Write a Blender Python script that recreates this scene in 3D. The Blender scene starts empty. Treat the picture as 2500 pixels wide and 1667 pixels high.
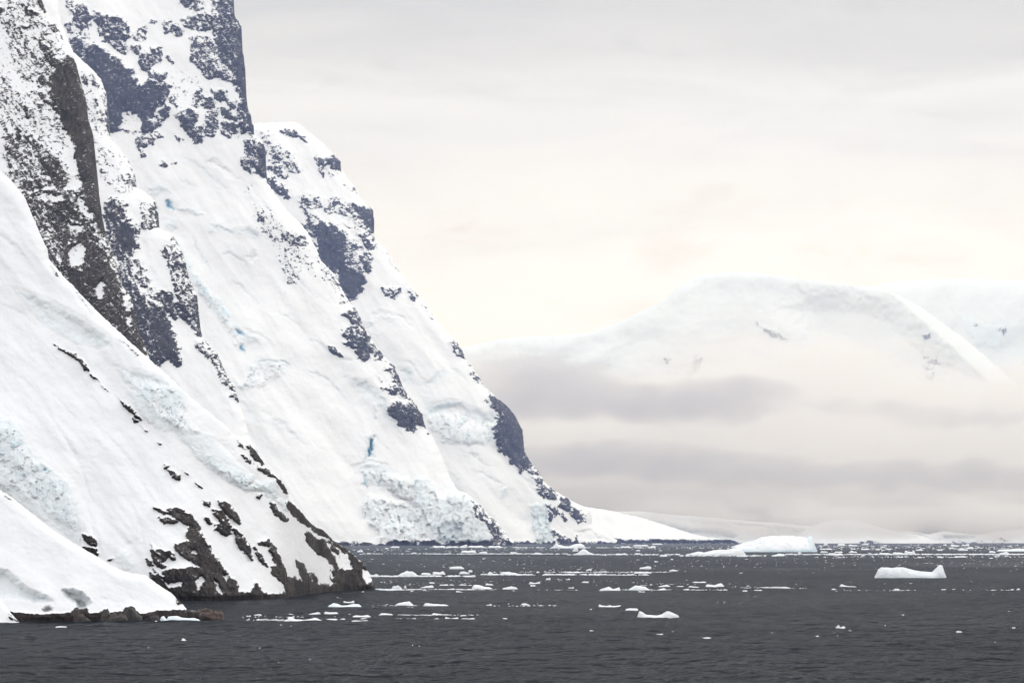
import bpy, math, random
import numpy as np

# ---------------------------------------------------------------- camera, world, sun, exposure
F = 6944.0            # focal length expressed in pixels of the 2500 px wide photograph
CX, HZ, CAMH = 1250.0, 1320.0, 10.0
scene = bpy.context.scene
C = scene.collection
cam = bpy.data.cameras.new("camera")
cam.sensor_width = 36.0
cam.lens = 36.0 * F / 2500.0
cam.shift_y = (HZ - 833.5) / 2500.0
cam.clip_start = 1.0
cam.clip_end = 200000.0
cam_o = bpy.data.objects.new("camera", cam)
cam_o.location = (0, 0, CAMH)
cam_o.rotation_euler = (math.radians(90), 0, 0)
C.objects.link(cam_o)
scene.camera = cam_o

scene.view_settings.view_transform = 'Standard'
scene.view_settings.look = 'None'
scene.view_settings.exposure = 0.0
scene.view_settings.gamma = 1.0
scene.render.engine = 'CYCLES'
scene.cycles.use_denoising = True
scene.cycles.max_bounces = 16
scene.cycles.diffuse_bounces = 3
scene.cycles.glossy_bounces = 3
scene.cycles.volume_bounces = 12
scene.cycles.use_adaptive_sampling = True
scene.cycles.adaptive_threshold = 0.01

SUN_EL, SUN_AZ = 42.0, 55.0     # degrees; azimuth clockwise from the viewing direction
world = bpy.data.worlds.new("World")
scene.world = world
world.use_nodes = True


def nodes_of(tree):
    n, l = tree.nodes, tree.links

    def new(t, **kw):
        x = n.new(t)
        for k, v in kw.items():
            if k == 'inp':
                for a, b in v.items():
                    x.inputs[a].default_value = b
            else:
                setattr(x, k, v)
        return x
    return new, l


def build_world():
    t = world.node_tree
    t.nodes.clear()
    new, l = nodes_of(t)
    out = new('ShaderNodeOutputWorld')
    bg = new('ShaderNodeBackground')
    l.new(bg.outputs[0], out.inputs[0])
    tc = new('ShaderNodeTexCoord')
    sep = new('ShaderNodeSeparateXYZ')
    l.new(tc.outputs['Generated'], sep.inputs[0])
    # clear sky far above the cloud sheet
    sky = new('ShaderNodeTexSky', sky_type='NISHITA', sun_disc=False)
    sky.sun_elevation = math.radians(SUN_EL)
    sky.sun_rotation = math.radians(SUN_AZ)
    skym = new('ShaderNodeMix', data_type='RGBA', blend_type='MULTIPLY', inp={0: 1.0})
    l.new(sky.outputs[0], skym.inputs[6])
    skym.inputs[7].default_value = (0.10, 0.10, 0.10, 1)
    # overcast sheet: brightness by elevation
    ramp = new('ShaderNodeValToRGB')
    cr = ramp.color_ramp
    cr.interpolation = 'EASE'
    stops = [(0.0, (1.30, 1.18, 1.10)), (0.035, (1.30, 1.18, 1.10)), (0.065, (1.16, 1.06, 0.98)),
             (0.095, (1.10, 1.05, 0.985)), (0.118, (1.03, 0.98, 0.92)), (0.148, (0.95, 0.92, 0.88)),
             (0.172, (0.80, 0.77, 0.73)), (0.195, (0.72, 0.705, 0.675)), (0.27, (1.28, 1.27, 1.26)), (0.5, (1.38, 1.39, 1.42)), (1.0, (1.46, 1.49, 1.55))]
    while len(cr.elements) < len(stops):
        cr.elements.new(0.5)
    for e, (p, c) in zip(cr.elements, stops):
        e.position = p
        e.color = (*c, 1)
    # streaky stratus: wide across, thin in height, slightly tilted
    mp = new('ShaderNodeMapping')
    mp.inputs['Scale'].default_value = (8, 8, 42)
    mp.inputs['Rotation'].default_value = (0, math.radians(-3.0), 0)
    l.new(tc.outputs['Generated'], mp.inputs[0])
    nz = new('ShaderNodeTexNoise', inp={'Scale': 1.0, 'Detail': 6.0, 'Roughness': 0.58, 'Distortion': 0.7})
    l.new(mp.outputs[0], nz.inputs['Vector'])
    # small wisps
    mp2 = new('ShaderNodeMapping')
    mp2.inputs['Scale'].default_value = (28, 28, 70)
    l.new(tc.outputs['Generated'], mp2.inputs[0])
    nz2 = new('ShaderNodeTexNoise', inp={'Scale': 1.0, 'Detail': 6.0, 'Roughness': 0.6})
    l.new(mp2.outputs[0], nz2.inputs['Vector'])
    # elevation jittered by the streaks so the bands are irregular
    a1 = new('ShaderNodeMath', operation='SUBTRACT')
    l.new(nz.outputs[0], a1.inputs[0]); a1.inputs[1].default_value = 0.5
    a2 = new('ShaderNodeMath', operation='MULTIPLY_ADD')
    l.new(a1.outputs[0], a2.inputs[0]); a2.inputs[1].default_value = 0.05
    l.new(sep.outputs[2], a2.inputs[2])
    l.new(a2.outputs[0], ramp.inputs[0])
    # wisps darken a little
    w1 = new('ShaderNodeMapRange', inp={1: 0.60, 2: 0.80, 3: 1.0, 4: 0.90})
    l.new(nz2.outputs[0], w1.inputs[0])
    w2 = new('ShaderNodeMapRange', inp={1: 0.40, 2: 0.75, 3: 1.012, 4: 0.955})
    l.new(nz.outputs[0], w2.inputs[0])
    m1 = new('ShaderNodeMath', operation='MULTIPLY')
    l.new(w1.outputs[0], m1.inputs[0]); l.new(w2.outputs[0], m1.inputs[1])
    mm = new('ShaderNodeMix', data_type='RGBA', blend_type='MULTIPLY', inp={0: 1.0})
    l.new(ramp.outputs[0], mm.inputs[6])
    cmb = new('ShaderNodeCombineColor')
    for i in range(3):
        l.new(m1.outputs[0], cmb.inputs[i])
    l.new(cmb.outputs[0], mm.inputs[7])
    # faint peach where the sheet is thin, low over the horizon
    pr = new('ShaderNodeMapRange', inp={1: 0.50, 2: 0.66, 3: 0.0, 4: 1.0})
    l.new(nz2.outputs[0], pr.inputs[0])
    pe = new('ShaderNodeMapRange', inp={1: 0.15, 2: 0.11, 3: 0.0, 4: 1.0}); l.new(sep.outputs[2], pe.inputs[0])
    pm = new('ShaderNodeMath', operation='MULTIPLY'); l.new(pr.outputs[0], pm.inputs[0]); l.new(pe.outputs[0], pm.inputs[1])
    pp = new('ShaderNodeMix', data_type='RGBA', blend_type='MULTIPLY')
    l.new(pm.outputs[0], pp.inputs[0]); l.new(mm.outputs[2], pp.inputs[6]); pp.inputs[7].default_value = (0.985, 0.955, 0.92, 1)
    mm = pp
    mix = new('ShaderNodeMix', data_type='RGBA', inp={0: 0.94})
    l.new(skym.outputs[2], mix.inputs[6])
    l.new(mm.outputs[2], mix.inputs[7])
    l.new(mix.outputs[2], bg.inputs[0])
    bg.inputs[1].default_value = 1.0


build_world()
sun = bpy.data.lights.new("sun", 'SUN')
sun.energy = 0.8
sun.angle = math.radians(18)
sun.color = (1.0, 0.95, 0.88)
sun_o = bpy.data.objects.new("sun", sun)
_d = (math.sin(math.radians(SUN_AZ)) * math.cos(math.radians(SUN_EL)),
      math.cos(math.radians(SUN_AZ)) * math.cos(math.radians(SUN_EL)), math.sin(math.radians(SUN_EL)))
from mathutils import Vector
sun_o.rotation_euler = Vector(_d).to_track_quat('Z', 'Y').to_euler()
sun_o.location = (3000, 2000, 5000)
C.objects.link(sun_o)

# ---------------------------------------------------------------- numeric helpers
rng = np.random.RandomState(7)
_perm = np.concatenate([rng.permutation(256)] * 3)
_ang = rng.rand(256) * 2 * np.pi
_gx, _gy = np.cos(_ang), np.sin(_ang)


def perlin(x, y):
    xi = np.floor(x).astype(np.int64); yi = np.floor(y).astype(np.int64)
    xf = x - xi; yf = y - yi
    u = xf * xf * xf * (xf * (xf * 6 - 15) + 10)
    v = yf * yf * yf * (yf * (yf * 6 - 15) + 10)

    def g(ix, iy, dx, dy):
        h = _perm[_perm[ix & 255] + (iy & 255)]
        return _gx[h] * dx + _gy[h] * dy
    a = g(xi, yi, xf, yf); b = g(xi + 1, yi, xf - 1, yf)
    c = g(xi, yi + 1, xf, yf - 1); d = g(xi + 1, yi + 1, xf - 1, yf - 1)
    return (a + u * (b - a) + v * ((c + u * (d - c)) - (a + u * (b - a)))) * 1.5


def fbm(x, y, o=4, r=0.5, s=0.0):
    t = 0; a = 1.0; f = 1.0; n = 0
    for i in range(o):
        t = t + a * perlin(x * f + 17.3 * i + s, y * f + 9.1 * i - s * 1.7)
        n += a; a *= r; f *= 2.03
    return t / n


def ridged(x, y, o=4, r=0.5, s=0.0):
    t = 0; a = 1.0; f = 1.0; n = 0
    for i in range(o):
        t = t + a * (1 - 2 * np.abs(perlin(x * f + 5.3 * i + s, y * f + 29.1 * i - s)))
        n += a; a *= r; f *= 2.1
    return t / n


def worley(x, y, seed=0):
    """cell noise: a random value per cell and the distance to the nearest cell border"""
    xi = np.floor(x).astype(np.int64); yi = np.floor(y).astype(np.int64)
    f1 = np.full(x.shape, 9.0); f2 = np.full(x.shape, 9.0); val = np.zeros(x.shape)
    for dx in (-1, 0, 1):
        for dy in (-1, 0, 1):
            h = _perm[_perm[(xi + dx + seed) & 255] + ((yi + dy + 7 * seed) & 255)]
            cx = xi + dx + (h / 255.0); cy = yi + dy + (_perm[h] / 255.0)
            d = np.hypot(x - cx, y - cy)
            m = d < f1
            f2 = np.where(m, f1, np.minimum(f2, d)); val = np.where(m, _perm[h + 1] / 255.0, val); f1 = np.where(m, d, f1)
    return val, f2 - f1


def seg_near(px, py, poly, closed=True):
    """distance to a polyline and the nearest point on it"""
    best = np.full(px.shape, 1e18); nx = np.zeros(px.shape); ny = np.zeros(px.shape)
    n = len(poly)
    for i in range(n if closed else n - 1):
        ax, ay = poly[i]; bx, by = poly[(i + 1) % n]
        dx, dy = bx - ax, by - ay
        L = dx * dx + dy * dy
        if L < 1e-9:
            continue
        t = np.clip(((px - ax) * dx + (py - ay) * dy) / L, 0, 1)
        qx, qy = ax + t * dx, ay + t * dy
        d = (px - qx) ** 2 + (py - qy) ** 2
        m = d < best
        best = np.where(m, d, best); nx = np.where(m, qx, nx); ny = np.where(m, qy, ny)
    return np.sqrt(best), nx, ny


def inside(px, py, poly):
    r = np.zeros(px.shape, bool)
    n = len(poly)
    for i in range(n):
        ax, ay = poly[i]; bx, by = poly[(i + 1) % n]
        if ay == by:
            continue
        c = ((ay > py) != (by > py)) & (px < (bx - ax) * (py - ay) / (by - ay) + ax)
        r ^= c
    return r


def sdf(px, py, poly, pad=30.0):
    """positive inside; only exact within pad of the polygon box"""
    xs = [p[0] for p in poly]; ys = [p[1] for p in poly]
    m = (px > min(xs) - pad) & (px < max(xs) + pad) & (py > min(ys) - pad) & (py < max(ys) + pad)
    out = np.full(px.shape, -pad * 1.0)
    if m.any():
        x, y = px[m], py[m]
        d, _, _ = seg_near(x, y, poly)
        out[m] = np.where(inside(x, y, poly), d, -d)
    return out


def pl(s):
    """'x,y x,y ...' -> list of points"""
    return [tuple(float(v) for v in p.split(',')) for p in s.split()]


def ray(px, py, Y):
    return (px - CX) / F * Y, Y, CAMH + (HZ - py) / F * Y


def new_mesh(name, verts, faces, mat, parent=None, smooth=True, attrs=None):
    me = bpy.data.meshes.new(name)
    verts = np.asarray(verts, dtype=np.float32)
    faces = np.asarray(faces, dtype=np.int32)
    nf, k = faces.shape
    me.vertices.add(len(verts)); me.vertices.foreach_set('co', verts.ravel())
    me.loops.add(nf * k); me.loops.foreach_set('vertex_index', faces.ravel())
    me.polygons.add(nf)
    me.polygons.foreach_set('loop_start', np.arange(0, nf * k, k, dtype=np.int32))
    me.polygons.foreach_set('loop_total', np.full(nf, k, dtype=np.int32))
    me.update(calc_edges=True)
    me.validate()
    me.polygons.foreach_set('use_smooth', np.full(len(me.polygons), smooth, dtype=bool))
    if attrs:
        for a, v in attrs.items():
            at = me.attributes.new(a, 'FLOAT', 'POINT')
            at.data.foreach_set('value', np.asarray(v, dtype=np.float32))
    me.materials.append(mat)
    o = bpy.data.objects.new(name, me)
    C.objects.link(o)
    if parent:
        o.parent = parent
    return o


def tag(o, label=None, cat=None, group=None, kind=None):
    if label: o['label'] = label
    if cat: o['category'] = cat
    if group: o['group'] = group
    if kind: o['kind'] = kind
    return o


# ---------------------------------------------------------------- materials
def mat_terrain(name, unit, rock_a, rock_b, flow=55.0, stretch=1.8, snow=(0.855, 0.86, 0.872), tint=None, bump=1.7, ledge=1.7, amp=7.2, wet=0.0):
    """snow and rock share one surface; 'rock' says how bare the slope is, fine noise breaks the edge.
    unit = size in metres of one photo pixel at that distance (the grain of the ground)"""
    m = bpy.data.materials.new(name)
    m.use_nodes = True
    t = m.node_tree; t.nodes.clear()
    new, l = nodes_of(t)
    out = new('ShaderNodeOutputMaterial')
    bs = new('ShaderNodeBsdfPrincipled')
    l.new(bs.outputs[0], out.inputs[0])
    geo = new('ShaderNodeNewGeometry')
    # rotate about the viewing depth so the grain runs down the fall line, then scale to ground grain
    mp = new('ShaderNodeMapping', vector_type='TEXTURE')
    mp.inputs['Rotation'].default_value = (0, math.radians(flow), 0)
    mp.inputs['Scale'].default_value = (unit * stretch, unit * 3.0, unit)
    l.new(geo.outputs['Position'], mp.inputs[0])
    n1 = new('ShaderNodeTexNoise', inp={'Scale': 0.13, 'Detail': 7.0, 'Roughness': 0.68, 'Distortion': 0.4})
    l.new(mp.outputs[0], n1.inputs['Vector'])
    n2 = new('ShaderNodeTexNoise', inp={'Scale': 0.22, 'Detail': 5.0, 'Roughness': 0.65, 'Distortion': 0.3})
    mpl = new('ShaderNodeMapping', vector_type='TEXTURE')
    mpl.inputs['Rotation'].default_value = (0, math.radians(flow - 72), 0)
    mpl.inputs['Scale'].default_value = (unit * 2.6, unit * 3.0, unit)
    l.new(geo.outputs['Position'], mpl.inputs[0])
    l.new(mpl.outputs[0], n2.inputs['Vector'])
    ar = new('ShaderNodeAttribute', attribute_name='rock')
    ai = new('ShaderNodeAttribute', attribute_name='ice')

    def math_(op, a, b=None, c=None):
        x = new('ShaderNodeMath', operation=op)
        for i, v in enumerate((a, b, c)):
            if v is None: continue
            if isinstance(v, (int, float)): x.inputs[i].default_value = v
            else: l.new(v, x.inputs[i])
        return x.outputs[0]
    sepn = new('ShaderNodeSeparateXYZ')
    l.new(geo.outputs['Normal'], sepn.inputs[0])
    steep = math_('MULTIPLY', math_('SUBTRACT', 0.52, sepn.outputs[2]), 2.6)
    near_r = new('ShaderNodeMapRange', inp={1: -1.6, 2: -0.6}); l.new(ar.outputs['Fac'], near_r.inputs[0])
    steep = math_('MULTIPLY', steep, near_r.outputs[0])
    s1 = math_('SUBTRACT', n1.outputs[0], 0.5)
    s2 = math_('SUBTRACT', n2.outputs[0], 0.5)
    k = math_('MULTIPLY_ADD', s1, amp, math_('ADD', ar.outputs['Fac'], steep))
    k = math_('MULTIPLY_ADD', s2, amp * 0.6, k)
    nl = new('ShaderNodeTexNoise', inp={'Scale': 0.075, 'Detail': 5.0, 'Roughness': 0.6, 'Distortion': 0.5})
    l.new(mpl.outputs[0], nl.inputs['Vector'])
    ab = math_('ABSOLUTE', math_('SUBTRACT', nl.outputs[0], 0.5))
    lg = new('ShaderNodeMapRange', inp={1: 0.0, 2: 0.012, 3: 1.0, 4: 0.0}); l.new(ab, lg.inputs[0])
    k = math_('MULTIPLY_ADD', lg.outputs[0], -ledge, k)
    fac = new('ShaderNodeMapRange', inp={1: -0.06, 2: 0.10, 3: 0.0, 4: 1.0})
    l.new(k, fac.inputs[0])
    # rock colour: two tones in big patches and streaks, plus grain
    n3 = new('ShaderNodeTexNoise', inp={'Scale': 0.02, 'Detail': 5.0, 'Roughness': 0.6})
    l.new(mp.outputs[0], n3.inputs['Vector'])
    mpv = new('ShaderNodeMapping', vector_type='TEXTURE')
    mpv.inputs['Scale'].default_value = (unit * 1.6, unit * 4, unit * 6)
    l.new(geo.outputs['Position'], mpv.inputs[0])
    n4 = new('ShaderNodeTexNoise', inp={'Scale': 0.20, 'Detail': 6.0, 'Roughness': 0.7, 'Distortion': 0.4})
    l.new(mpv.outputs[0], n4.inputs['Vector'])
    r1 = new('ShaderNodeMapRange', inp={1: 0.35, 2: 0.65})
    l.new(n3.outputs[0], r1.inputs[0])
    rc = new('ShaderNodeMix', data_type='RGBA')
    l.new(r1.outputs[0], rc.inputs[0])
    rc.inputs[6].default_value = (*rock_a, 1); rc.inputs[7].default_value = (*rock_b, 1)
    r2 = new('ShaderNodeMapRange', inp={1: 0.3, 2: 0.7, 3: 0.42, 4: 1.75})
    l.new(n4.outputs[0], r2.inputs[0])
    cc = new('ShaderNodeCombineColor')
    for i in range(3): l.new(r2.outputs[0], cc.inputs[i])
    rc2 = new('ShaderNodeMix', data_type='RGBA', blend_type='MULTIPLY', inp={0: 1.0})
    l.new(rc.outputs[2], rc2.inputs[6]); l.new(cc.outputs[0], rc2.inputs[7])
    # snow to old blue ice
    ir = new('ShaderNodeValToRGB')
    cr = ir.color_ramp
    st = [(0.0, snow), (0.33, (0.76, 0.83, 0.865)), (0.66, (0.46, 0.66, 0.77)), (1.0, (0.09, 0.24, 0.41))]
    while len(cr.elements) < len(st): cr.elements.new(0.5)
    for e, (p, c) in zip(cr.elements, st):
        e.position = p; e.color = (*c, 1)
    n5 = new('ShaderNodeTexNoise', inp={'Scale': 0.10, 'Detail': 6.0, 'Roughness': 0.7, 'Distortion': 0.6})
    l.new(mp.outputs[0], n5.inputs['Vector'])
    s5 = math_('SUBTRACT', n5.outputs[0], 0.5)
    s5 = math_('MULTIPLY_ADD', s5, 2.2, 1.0)
    im = math_('MULTIPLY', ai.outputs['Fac'], s5)
    l.new(im, ir.inputs[0])
    snowc = ir.outputs[0]
    # faint grain of wind-packed snow
    n6 = new('ShaderNodeTexNoise', inp={'Scale': 0.012, 'Detail': 7.0, 'Roughness': 0.6})
    l.new(mp.outputs[0], n6.inputs['Vector'])
    r6 = new('ShaderNodeMapRange', inp={1: 0.3, 2: 0.7, 3: 0.965, 4: 1.02})
    l.new(n6.outputs[0], r6.inputs[0])
    c6 = new('ShaderNodeCombineColor')
    for i in range(3): l.new(r6.outputs[0], c6.inputs[i])
    sm = new('ShaderNodeMix', data_type='RGBA', blend_type='MULTIPLY', inp={0: 1.0})
    l.new(snowc, sm.inputs[6]); l.new(c6.outputs[0], sm.inputs[7])
    col = new('ShaderNodeMix', data_type='RGBA')
    l.new(fac.outputs[0], col.inputs[0])
    l.new(sm.outputs[2], col.inputs[6]); l.new(rc2.outputs[2], col.inputs[7])
    l.new(col.outputs[2], bs.inputs['Base Color'])
    bs.inputs['Roughness'].default_value = 0.85
    bs.inputs['Specular IOR Level'].default_value = 0.15
    # bump: craggy rock, soft snow, chipped ice; snow patches lie a little proud of the rock
    hb = math_('MULTIPLY', n4.outputs[0], 2.6)
    hb = math_('MULTIPLY_ADD', n2.outputs[0], 2.4, hb)
    hb = math_('MULTIPLY', hb, fac.outputs[0])
    inv = math_('SUBTRACT', 1.0, fac.outputs[0])
    h2 = math_('MULTIPLY_ADD', inv, 1.2, hb)
    iceh = math_('MULTIPLY', n5.outputs[0], math_('MULTIPLY', ai.outputs['Fac'], 5.0))
    h3 = math_('ADD', h2, iceh)
    h4 = math_('MULTIPLY_ADD', n6.outputs[0], 5.0 * 1.7 / bump, h3)
    bp = new('ShaderNodeBump', inp={'Strength': 0.85, 'Distance': unit * bump})
    l.new(h4, bp.inputs['Height'])
    l.new(bp.outputs[0], bs.inputs['Normal'])
    return m


# ---------------------------------------------------------------- relief builder
def relief(name, outline, ybase, base_pts, k=1.0, step=2.5, rocks=(), snows=(), ices=(), dents=(),
           mat=None, round_w=30.0, warp=3.0, flow=(0.57, 0.82), big=14.0, rib=8.0, rockamp=1.35, seed=0.0,
           back=260.0, warp2=0, serac=(), crev=(), facet=0, depth_fn=None, soft=6.0, jag=1.2, decay=70.0, iceamp=1.0):
    """A mountain flank as a real surface: every grid point has its own distance. The flank rises from the
    shoreline with slope k, is steeper where it is bare rock or ice cliff, and turns away at its ridge."""
    xs = [p[0] for p in outline]; ys = [p[1] for p in outline]
    # irregular crest
    dense = []
    n = len(outline)
    for i in range(n):
        a, b = outline[i], outline[(i + 1) % n]
        L = math.hypot(b[0] - a[0], b[1] - a[1]); m = max(1, int(L / 5))
        for j in range(m):
            dense.append((a[0] + (b[0] - a[0]) * j / m, a[1] + (b[1] - a[1]) * j / m))
    da = np.array(dense)
    jx = fbm(da[:, 0] / 9, da[:, 1] / 9, 3, 0.6, seed + 3) * jag
    jy = fbm(da[:, 0] / 9, da[:, 1] / 9, 3, 0.6, seed + 51) * jag
    da = da + np.stack([jx, jy], 1) * 2.0
    dense = [tuple(p) for p in da]
    gx = np.arange(min(xs) - step, max(xs) + 2 * step, step)
    gy = np.arange(min(ys) - step, max(ys) + 2 * step, step)
    PX, PY = np.meshgrid(gx, gy)
    shp = PX.shape
    d = np.zeros(shp); NX = np.zeros(shp); NY = np.zeros(shp)
    # banded evaluation keeps it quick
    ins = inside(PX, PY, dense)
    d, NX, NY = seg_near_fast(PX, PY, dense)
    s = np.where(ins, d, -d)
    keepv = s > -step * 0.72
    near_out = (s < 0) & keepv
    QX = np.where(near_out, NX, PX); QY = np.where(near_out, NY, PY)
    # level of bareness
    wx = QX + fbm(QX / 16, QY / 16, 4, 0.6, seed + 11) * warp * 2.4
    wy = QY + fbm(QX / 16, QY / 16, 4, 0.6, seed + 77) * warp * 2.4
    if warp2:
        wx = wx + fbm(QX / 42, QY / 42, 2, 0.5, seed + 12) * warp2; wy = wy + fbm(QX / 42, QY / 42, 2, 0.5, seed + 78) * warp2
    R = np.full(shp, -3.6)
    for lv, poly in rocks:
        sd = sdf(wx, wy, poly)
        v = lv + np.minimum(0, (sd - 1.5) / soft) * (1.0 if lv > -0.3 else 0.35)
        R = np.maximum(R, v)
    for poly in snows:
        sd = sdf(wx, wy, poly)
        R = np.minimum(R, -0.85 + np.maximum(0, -sd) / 2.5)
    I = np.zeros(shp)
    for lv, poly in ices:
        sd = sdf(wx, wy, poly)
        I = np.maximum(I, lv * np.clip((sd + 2) / 7.0, 0, 1))
    rm = np.clip(R * 0.7 + 0.55, 0, 1)        # smooth rock mask for shape
    # shoreline distance per column
    bx = np.array([p[0] for p in base_pts]); by = np.array([p[1] for p in base_pts]); bY = np.array([p[2] for p in base_pts])
    YB = np.interp(QX, bx, bY); PB = np.interp(QX, bx, by)
    up = np.maximum(PB - QY, 0)
    gs = np.linspace(-110, 110, 21)
    YS = sum(np.interp(QX + q, bx, bY) * math.exp(-(q / 50) ** 2) for q in gs) / sum(math.exp(-(q / 50) ** 2) for q in gs)
    YB = YS
    PB = HZ + CAMH * F / YB if by[0] > HZ + 1 else PB
    up = np.maximum(PB - QY, 0)
    mpp = YB / F
    # kk may change with height
    D = k * up if depth_fn is None else depth_fn(QX, QY, up)
    fx, fy = flow
    al = QX * fx + QY * fy; ac = QX * fy - QY * fx
    soft = np.clip(up / 60.0, 0.15, 1.0)
    r = fbm(ac / 210, al / 420, 3, 0.5, seed) * big * 2.0 * soft
    r += fbm(ac / 60, al / 260, 3, 0.5, seed + 5) * rib * soft
    r += fbm(QX / 28, QY / 28, 3, 0.5, seed + 8) * 0.9
    r -= rm * rockamp * (ridged(ac / 26, al / 70, 4, 0.55, seed + 21) * 5.0 + ridged(QX / 13, QY / 22, 3, 0.55, seed + 31) * 2.4 + 2.0)
    im = np.clip(I * 2.6, 0, 1); im2 = np.clip(I * 5.0, 0, 1)
    blk = ridged(ac / 34, al / 30, 4, 0.55, seed + 41) * 4.2 + np.abs(perlin(QX / 9, QY / 12)) * 4.0
    r -= im * iceamp * blk
    # terraces: bare rock and ice cliffs rise steeply, snow above eases back
    G = np.clip(rm * (k - 0.42), 0, 9) + im2 * (k - 0.2) * 0.95
    for w_ in (1, 2, 4, 4):
        G = (np.roll(G, w_, 1) + G * 2 + np.roll(G, -w_, 1)) / 4
    acc = np.zeros(shp); cur = np.zeros(shp[1])
    ef = math.exp(-step / decay)
    for i in range(shp[0] - 1, -1, -1):
        cur = cur * ef + G[i] * step
        acc[i] = cur
    ksz = 5
    for w_ in (1, 2, 3, 5, 5):
        acc = (np.roll(acc, w_, 1) + acc * 2 + np.roll(acc, -w_, 1)) / 4
    for _ in range(2):
        acc = (np.roll(acc, 1, 1) + acc * 2 + np.roll(acc, -1, 1)) / 4
        acc = (np.roll(acc, 1, 0) + acc * 2 + np.roll(acc, -1, 0)) / 4
    r -= acc
    for dep, soft_w, poly in dents:
        sd = sdf(wx, wy, poly, 60.0)
        r += dep * np.clip((sd + soft_w * 0.3) / soft_w, 0, 1) ** 1.3
    r += fbm(ac / 16, al / 120, 3, 0.55, seed + 15) * 0.5 * soft * (1 - rm)
    r += fbm(QX / 48, QY / 40, 4, 0.5, seed + 16) * 3.2 * soft * (1 - rm)
    for amp_s, cs, poly in serac:            # broken icefall: blocks of different height with sharp breaks
        sd = sdf(wx, wy, poly, 40.0)
        mk = np.clip(sd / 13.0, 0, 1); sel = mk > 0
        if sel.any():
            xx, yy = QX[sel], QY[sel]
            wa = fbm(xx / cs, yy / cs, 4, .6, seed + 4); wb = fbm(xx / cs, yy / cs, 4, .6, seed + 44)
            h, e1_ = worley(xx / (cs * .95) + wa * .6, yy / (cs * 2.3) + wb * .6, int(seed) + 3)
            h2, e2 = worley(xx / (cs * .5) + wb * .5, yy / (cs * 1.1) + wa * .6, int(seed) + 9)
            rd = ridged(xx / (cs * 1.2), yy / (cs * .8), 4, .6, seed + 71)
            r[sel] -= mk[sel] * amp_s * (1.1 * h + .5 * h2 + .12 * rd)
            I[sel] = np.maximum(I[sel], mk[sel] * np.clip(.05 + .16 * wa + .22 * (h2 > .72) + .30 * np.clip(-rd - .1, 0, 1), 0, .6))
    for amp_c, poly in crev:                 # crevasses across the flow
        sd = sdf(wx, wy, poly, 40.0)
        mk = np.clip(sd / 14.0, 0, 1)
        q = perlin(al / 34 + 1.2 * perlin(ac / 70, al / 90) + seed, ac / 120)
        ln = np.clip(1 - np.abs(q) / .045, 0, 1) * mk * np.clip(.2 + 2.2 * fbm(ac / 40, al / 40, 2, .5, seed + 2), 0, 1)
        r += amp_c * ln
        I = np.maximum(I, .42 * ln)
    if facet:
        r -= facet * ridged(QX / 190 + .3 * al / 200, QY / 130, 4, .5, seed + 81)
    e = np.clip(1 - np.maximum(s, 0) / round_w, 0, 1)
    topish = np.clip((up - 6) / 30.0, 0, 1)
    r += (1 - np.sqrt(np.maximum(1 - e * e * 0.97, 0))) * round_w * 1.1 * topish
    D = D + r * np.clip(up / 12.0, 0.1, 1)
    Y = YB + D * mpp
    X, Yw, Z = ray(QX, QY, Y)
    # faces
    keepc = keepv[:-1, :-1] & keepv[1:, :-1] & keepv[:-1, 1:] & keepv[1:, 1:] & \
        (ins[:-1, :-1] | ins[1:, :-1] | ins[:-1, 1:] | ins[1:, 1:])
    idx = np.arange(shp[0] * shp[1]).reshape(shp)
    ci, cj = np.nonzero(keepc)
    f = np.stack([idx[ci + 1, cj], idx[ci + 1, cj + 1], idx[ci, cj + 1], idx[ci, cj]], 1)
    used = np.unique(f)
    remap = -np.ones(shp[0] * shp[1], np.int64); remap[used] = np.arange(len(used))
    f = remap[f]
    V = np.stack([X.ravel()[used], Yw.ravel()[used], Z.ravel()[used]], 1)
    at_r = R.ravel()[used]; at_i = I.ravel()[used]
    mp_u = mpp.ravel()[used]; up_u = up.ravel()[used]
    # boundary skirts give the ridge its far side and carry the foot below the water
    e1 = np.concatenate([f[:, [0, 1]], f[:, [1, 2]], f[:, [2, 3]], f[:, [3, 0]]])
    key = np.sort(e1, 1); kk_ = key[:, 0] * 10 ** 7 + key[:, 1]
    _, inv, cnt = np.unique(kk_, return_inverse=True, return_counts=True)
    be = e1[cnt[inv] == 1]
    bv = np.unique(be)
    loc = {int(v): i for i, v in enumerate(bv)}
    base0 = len(V)
    A = V[bv].copy()
    m = mp_u[bv]; low = up_u[bv] < 7
    B = A.copy()
    B[:, 1] += np.where(low, 0.0, back * m)
    B[:, 2] -= np.where(low, 12 * m + 2, back * 0.8 * m)
    B[:, 0] += np.where(low, 0.0, -back * 0.05 * m)
    V = np.concatenate([V, A, B])
    nb = len(bv)
    li = np.array([[loc[int(a)], loc[int(b)]] for a, b in be])
    sk = np.stack([base0 + li[:, 1], base0 + li[:, 0], base0 + nb + li[:, 0], base0 + nb + li[:, 1]], 1)
    f = np.concatenate([f, sk])
    at_r = np.concatenate([at_r, at_r[bv], at_r[bv]]); at_i = np.concatenate([at_i, at_i[bv], at_i[bv]])
    o = new_mesh(name, V, f, mat, attrs={'rock': at_r, 'ice': at_i})
    tag(o, kind='structure')
    return o


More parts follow.
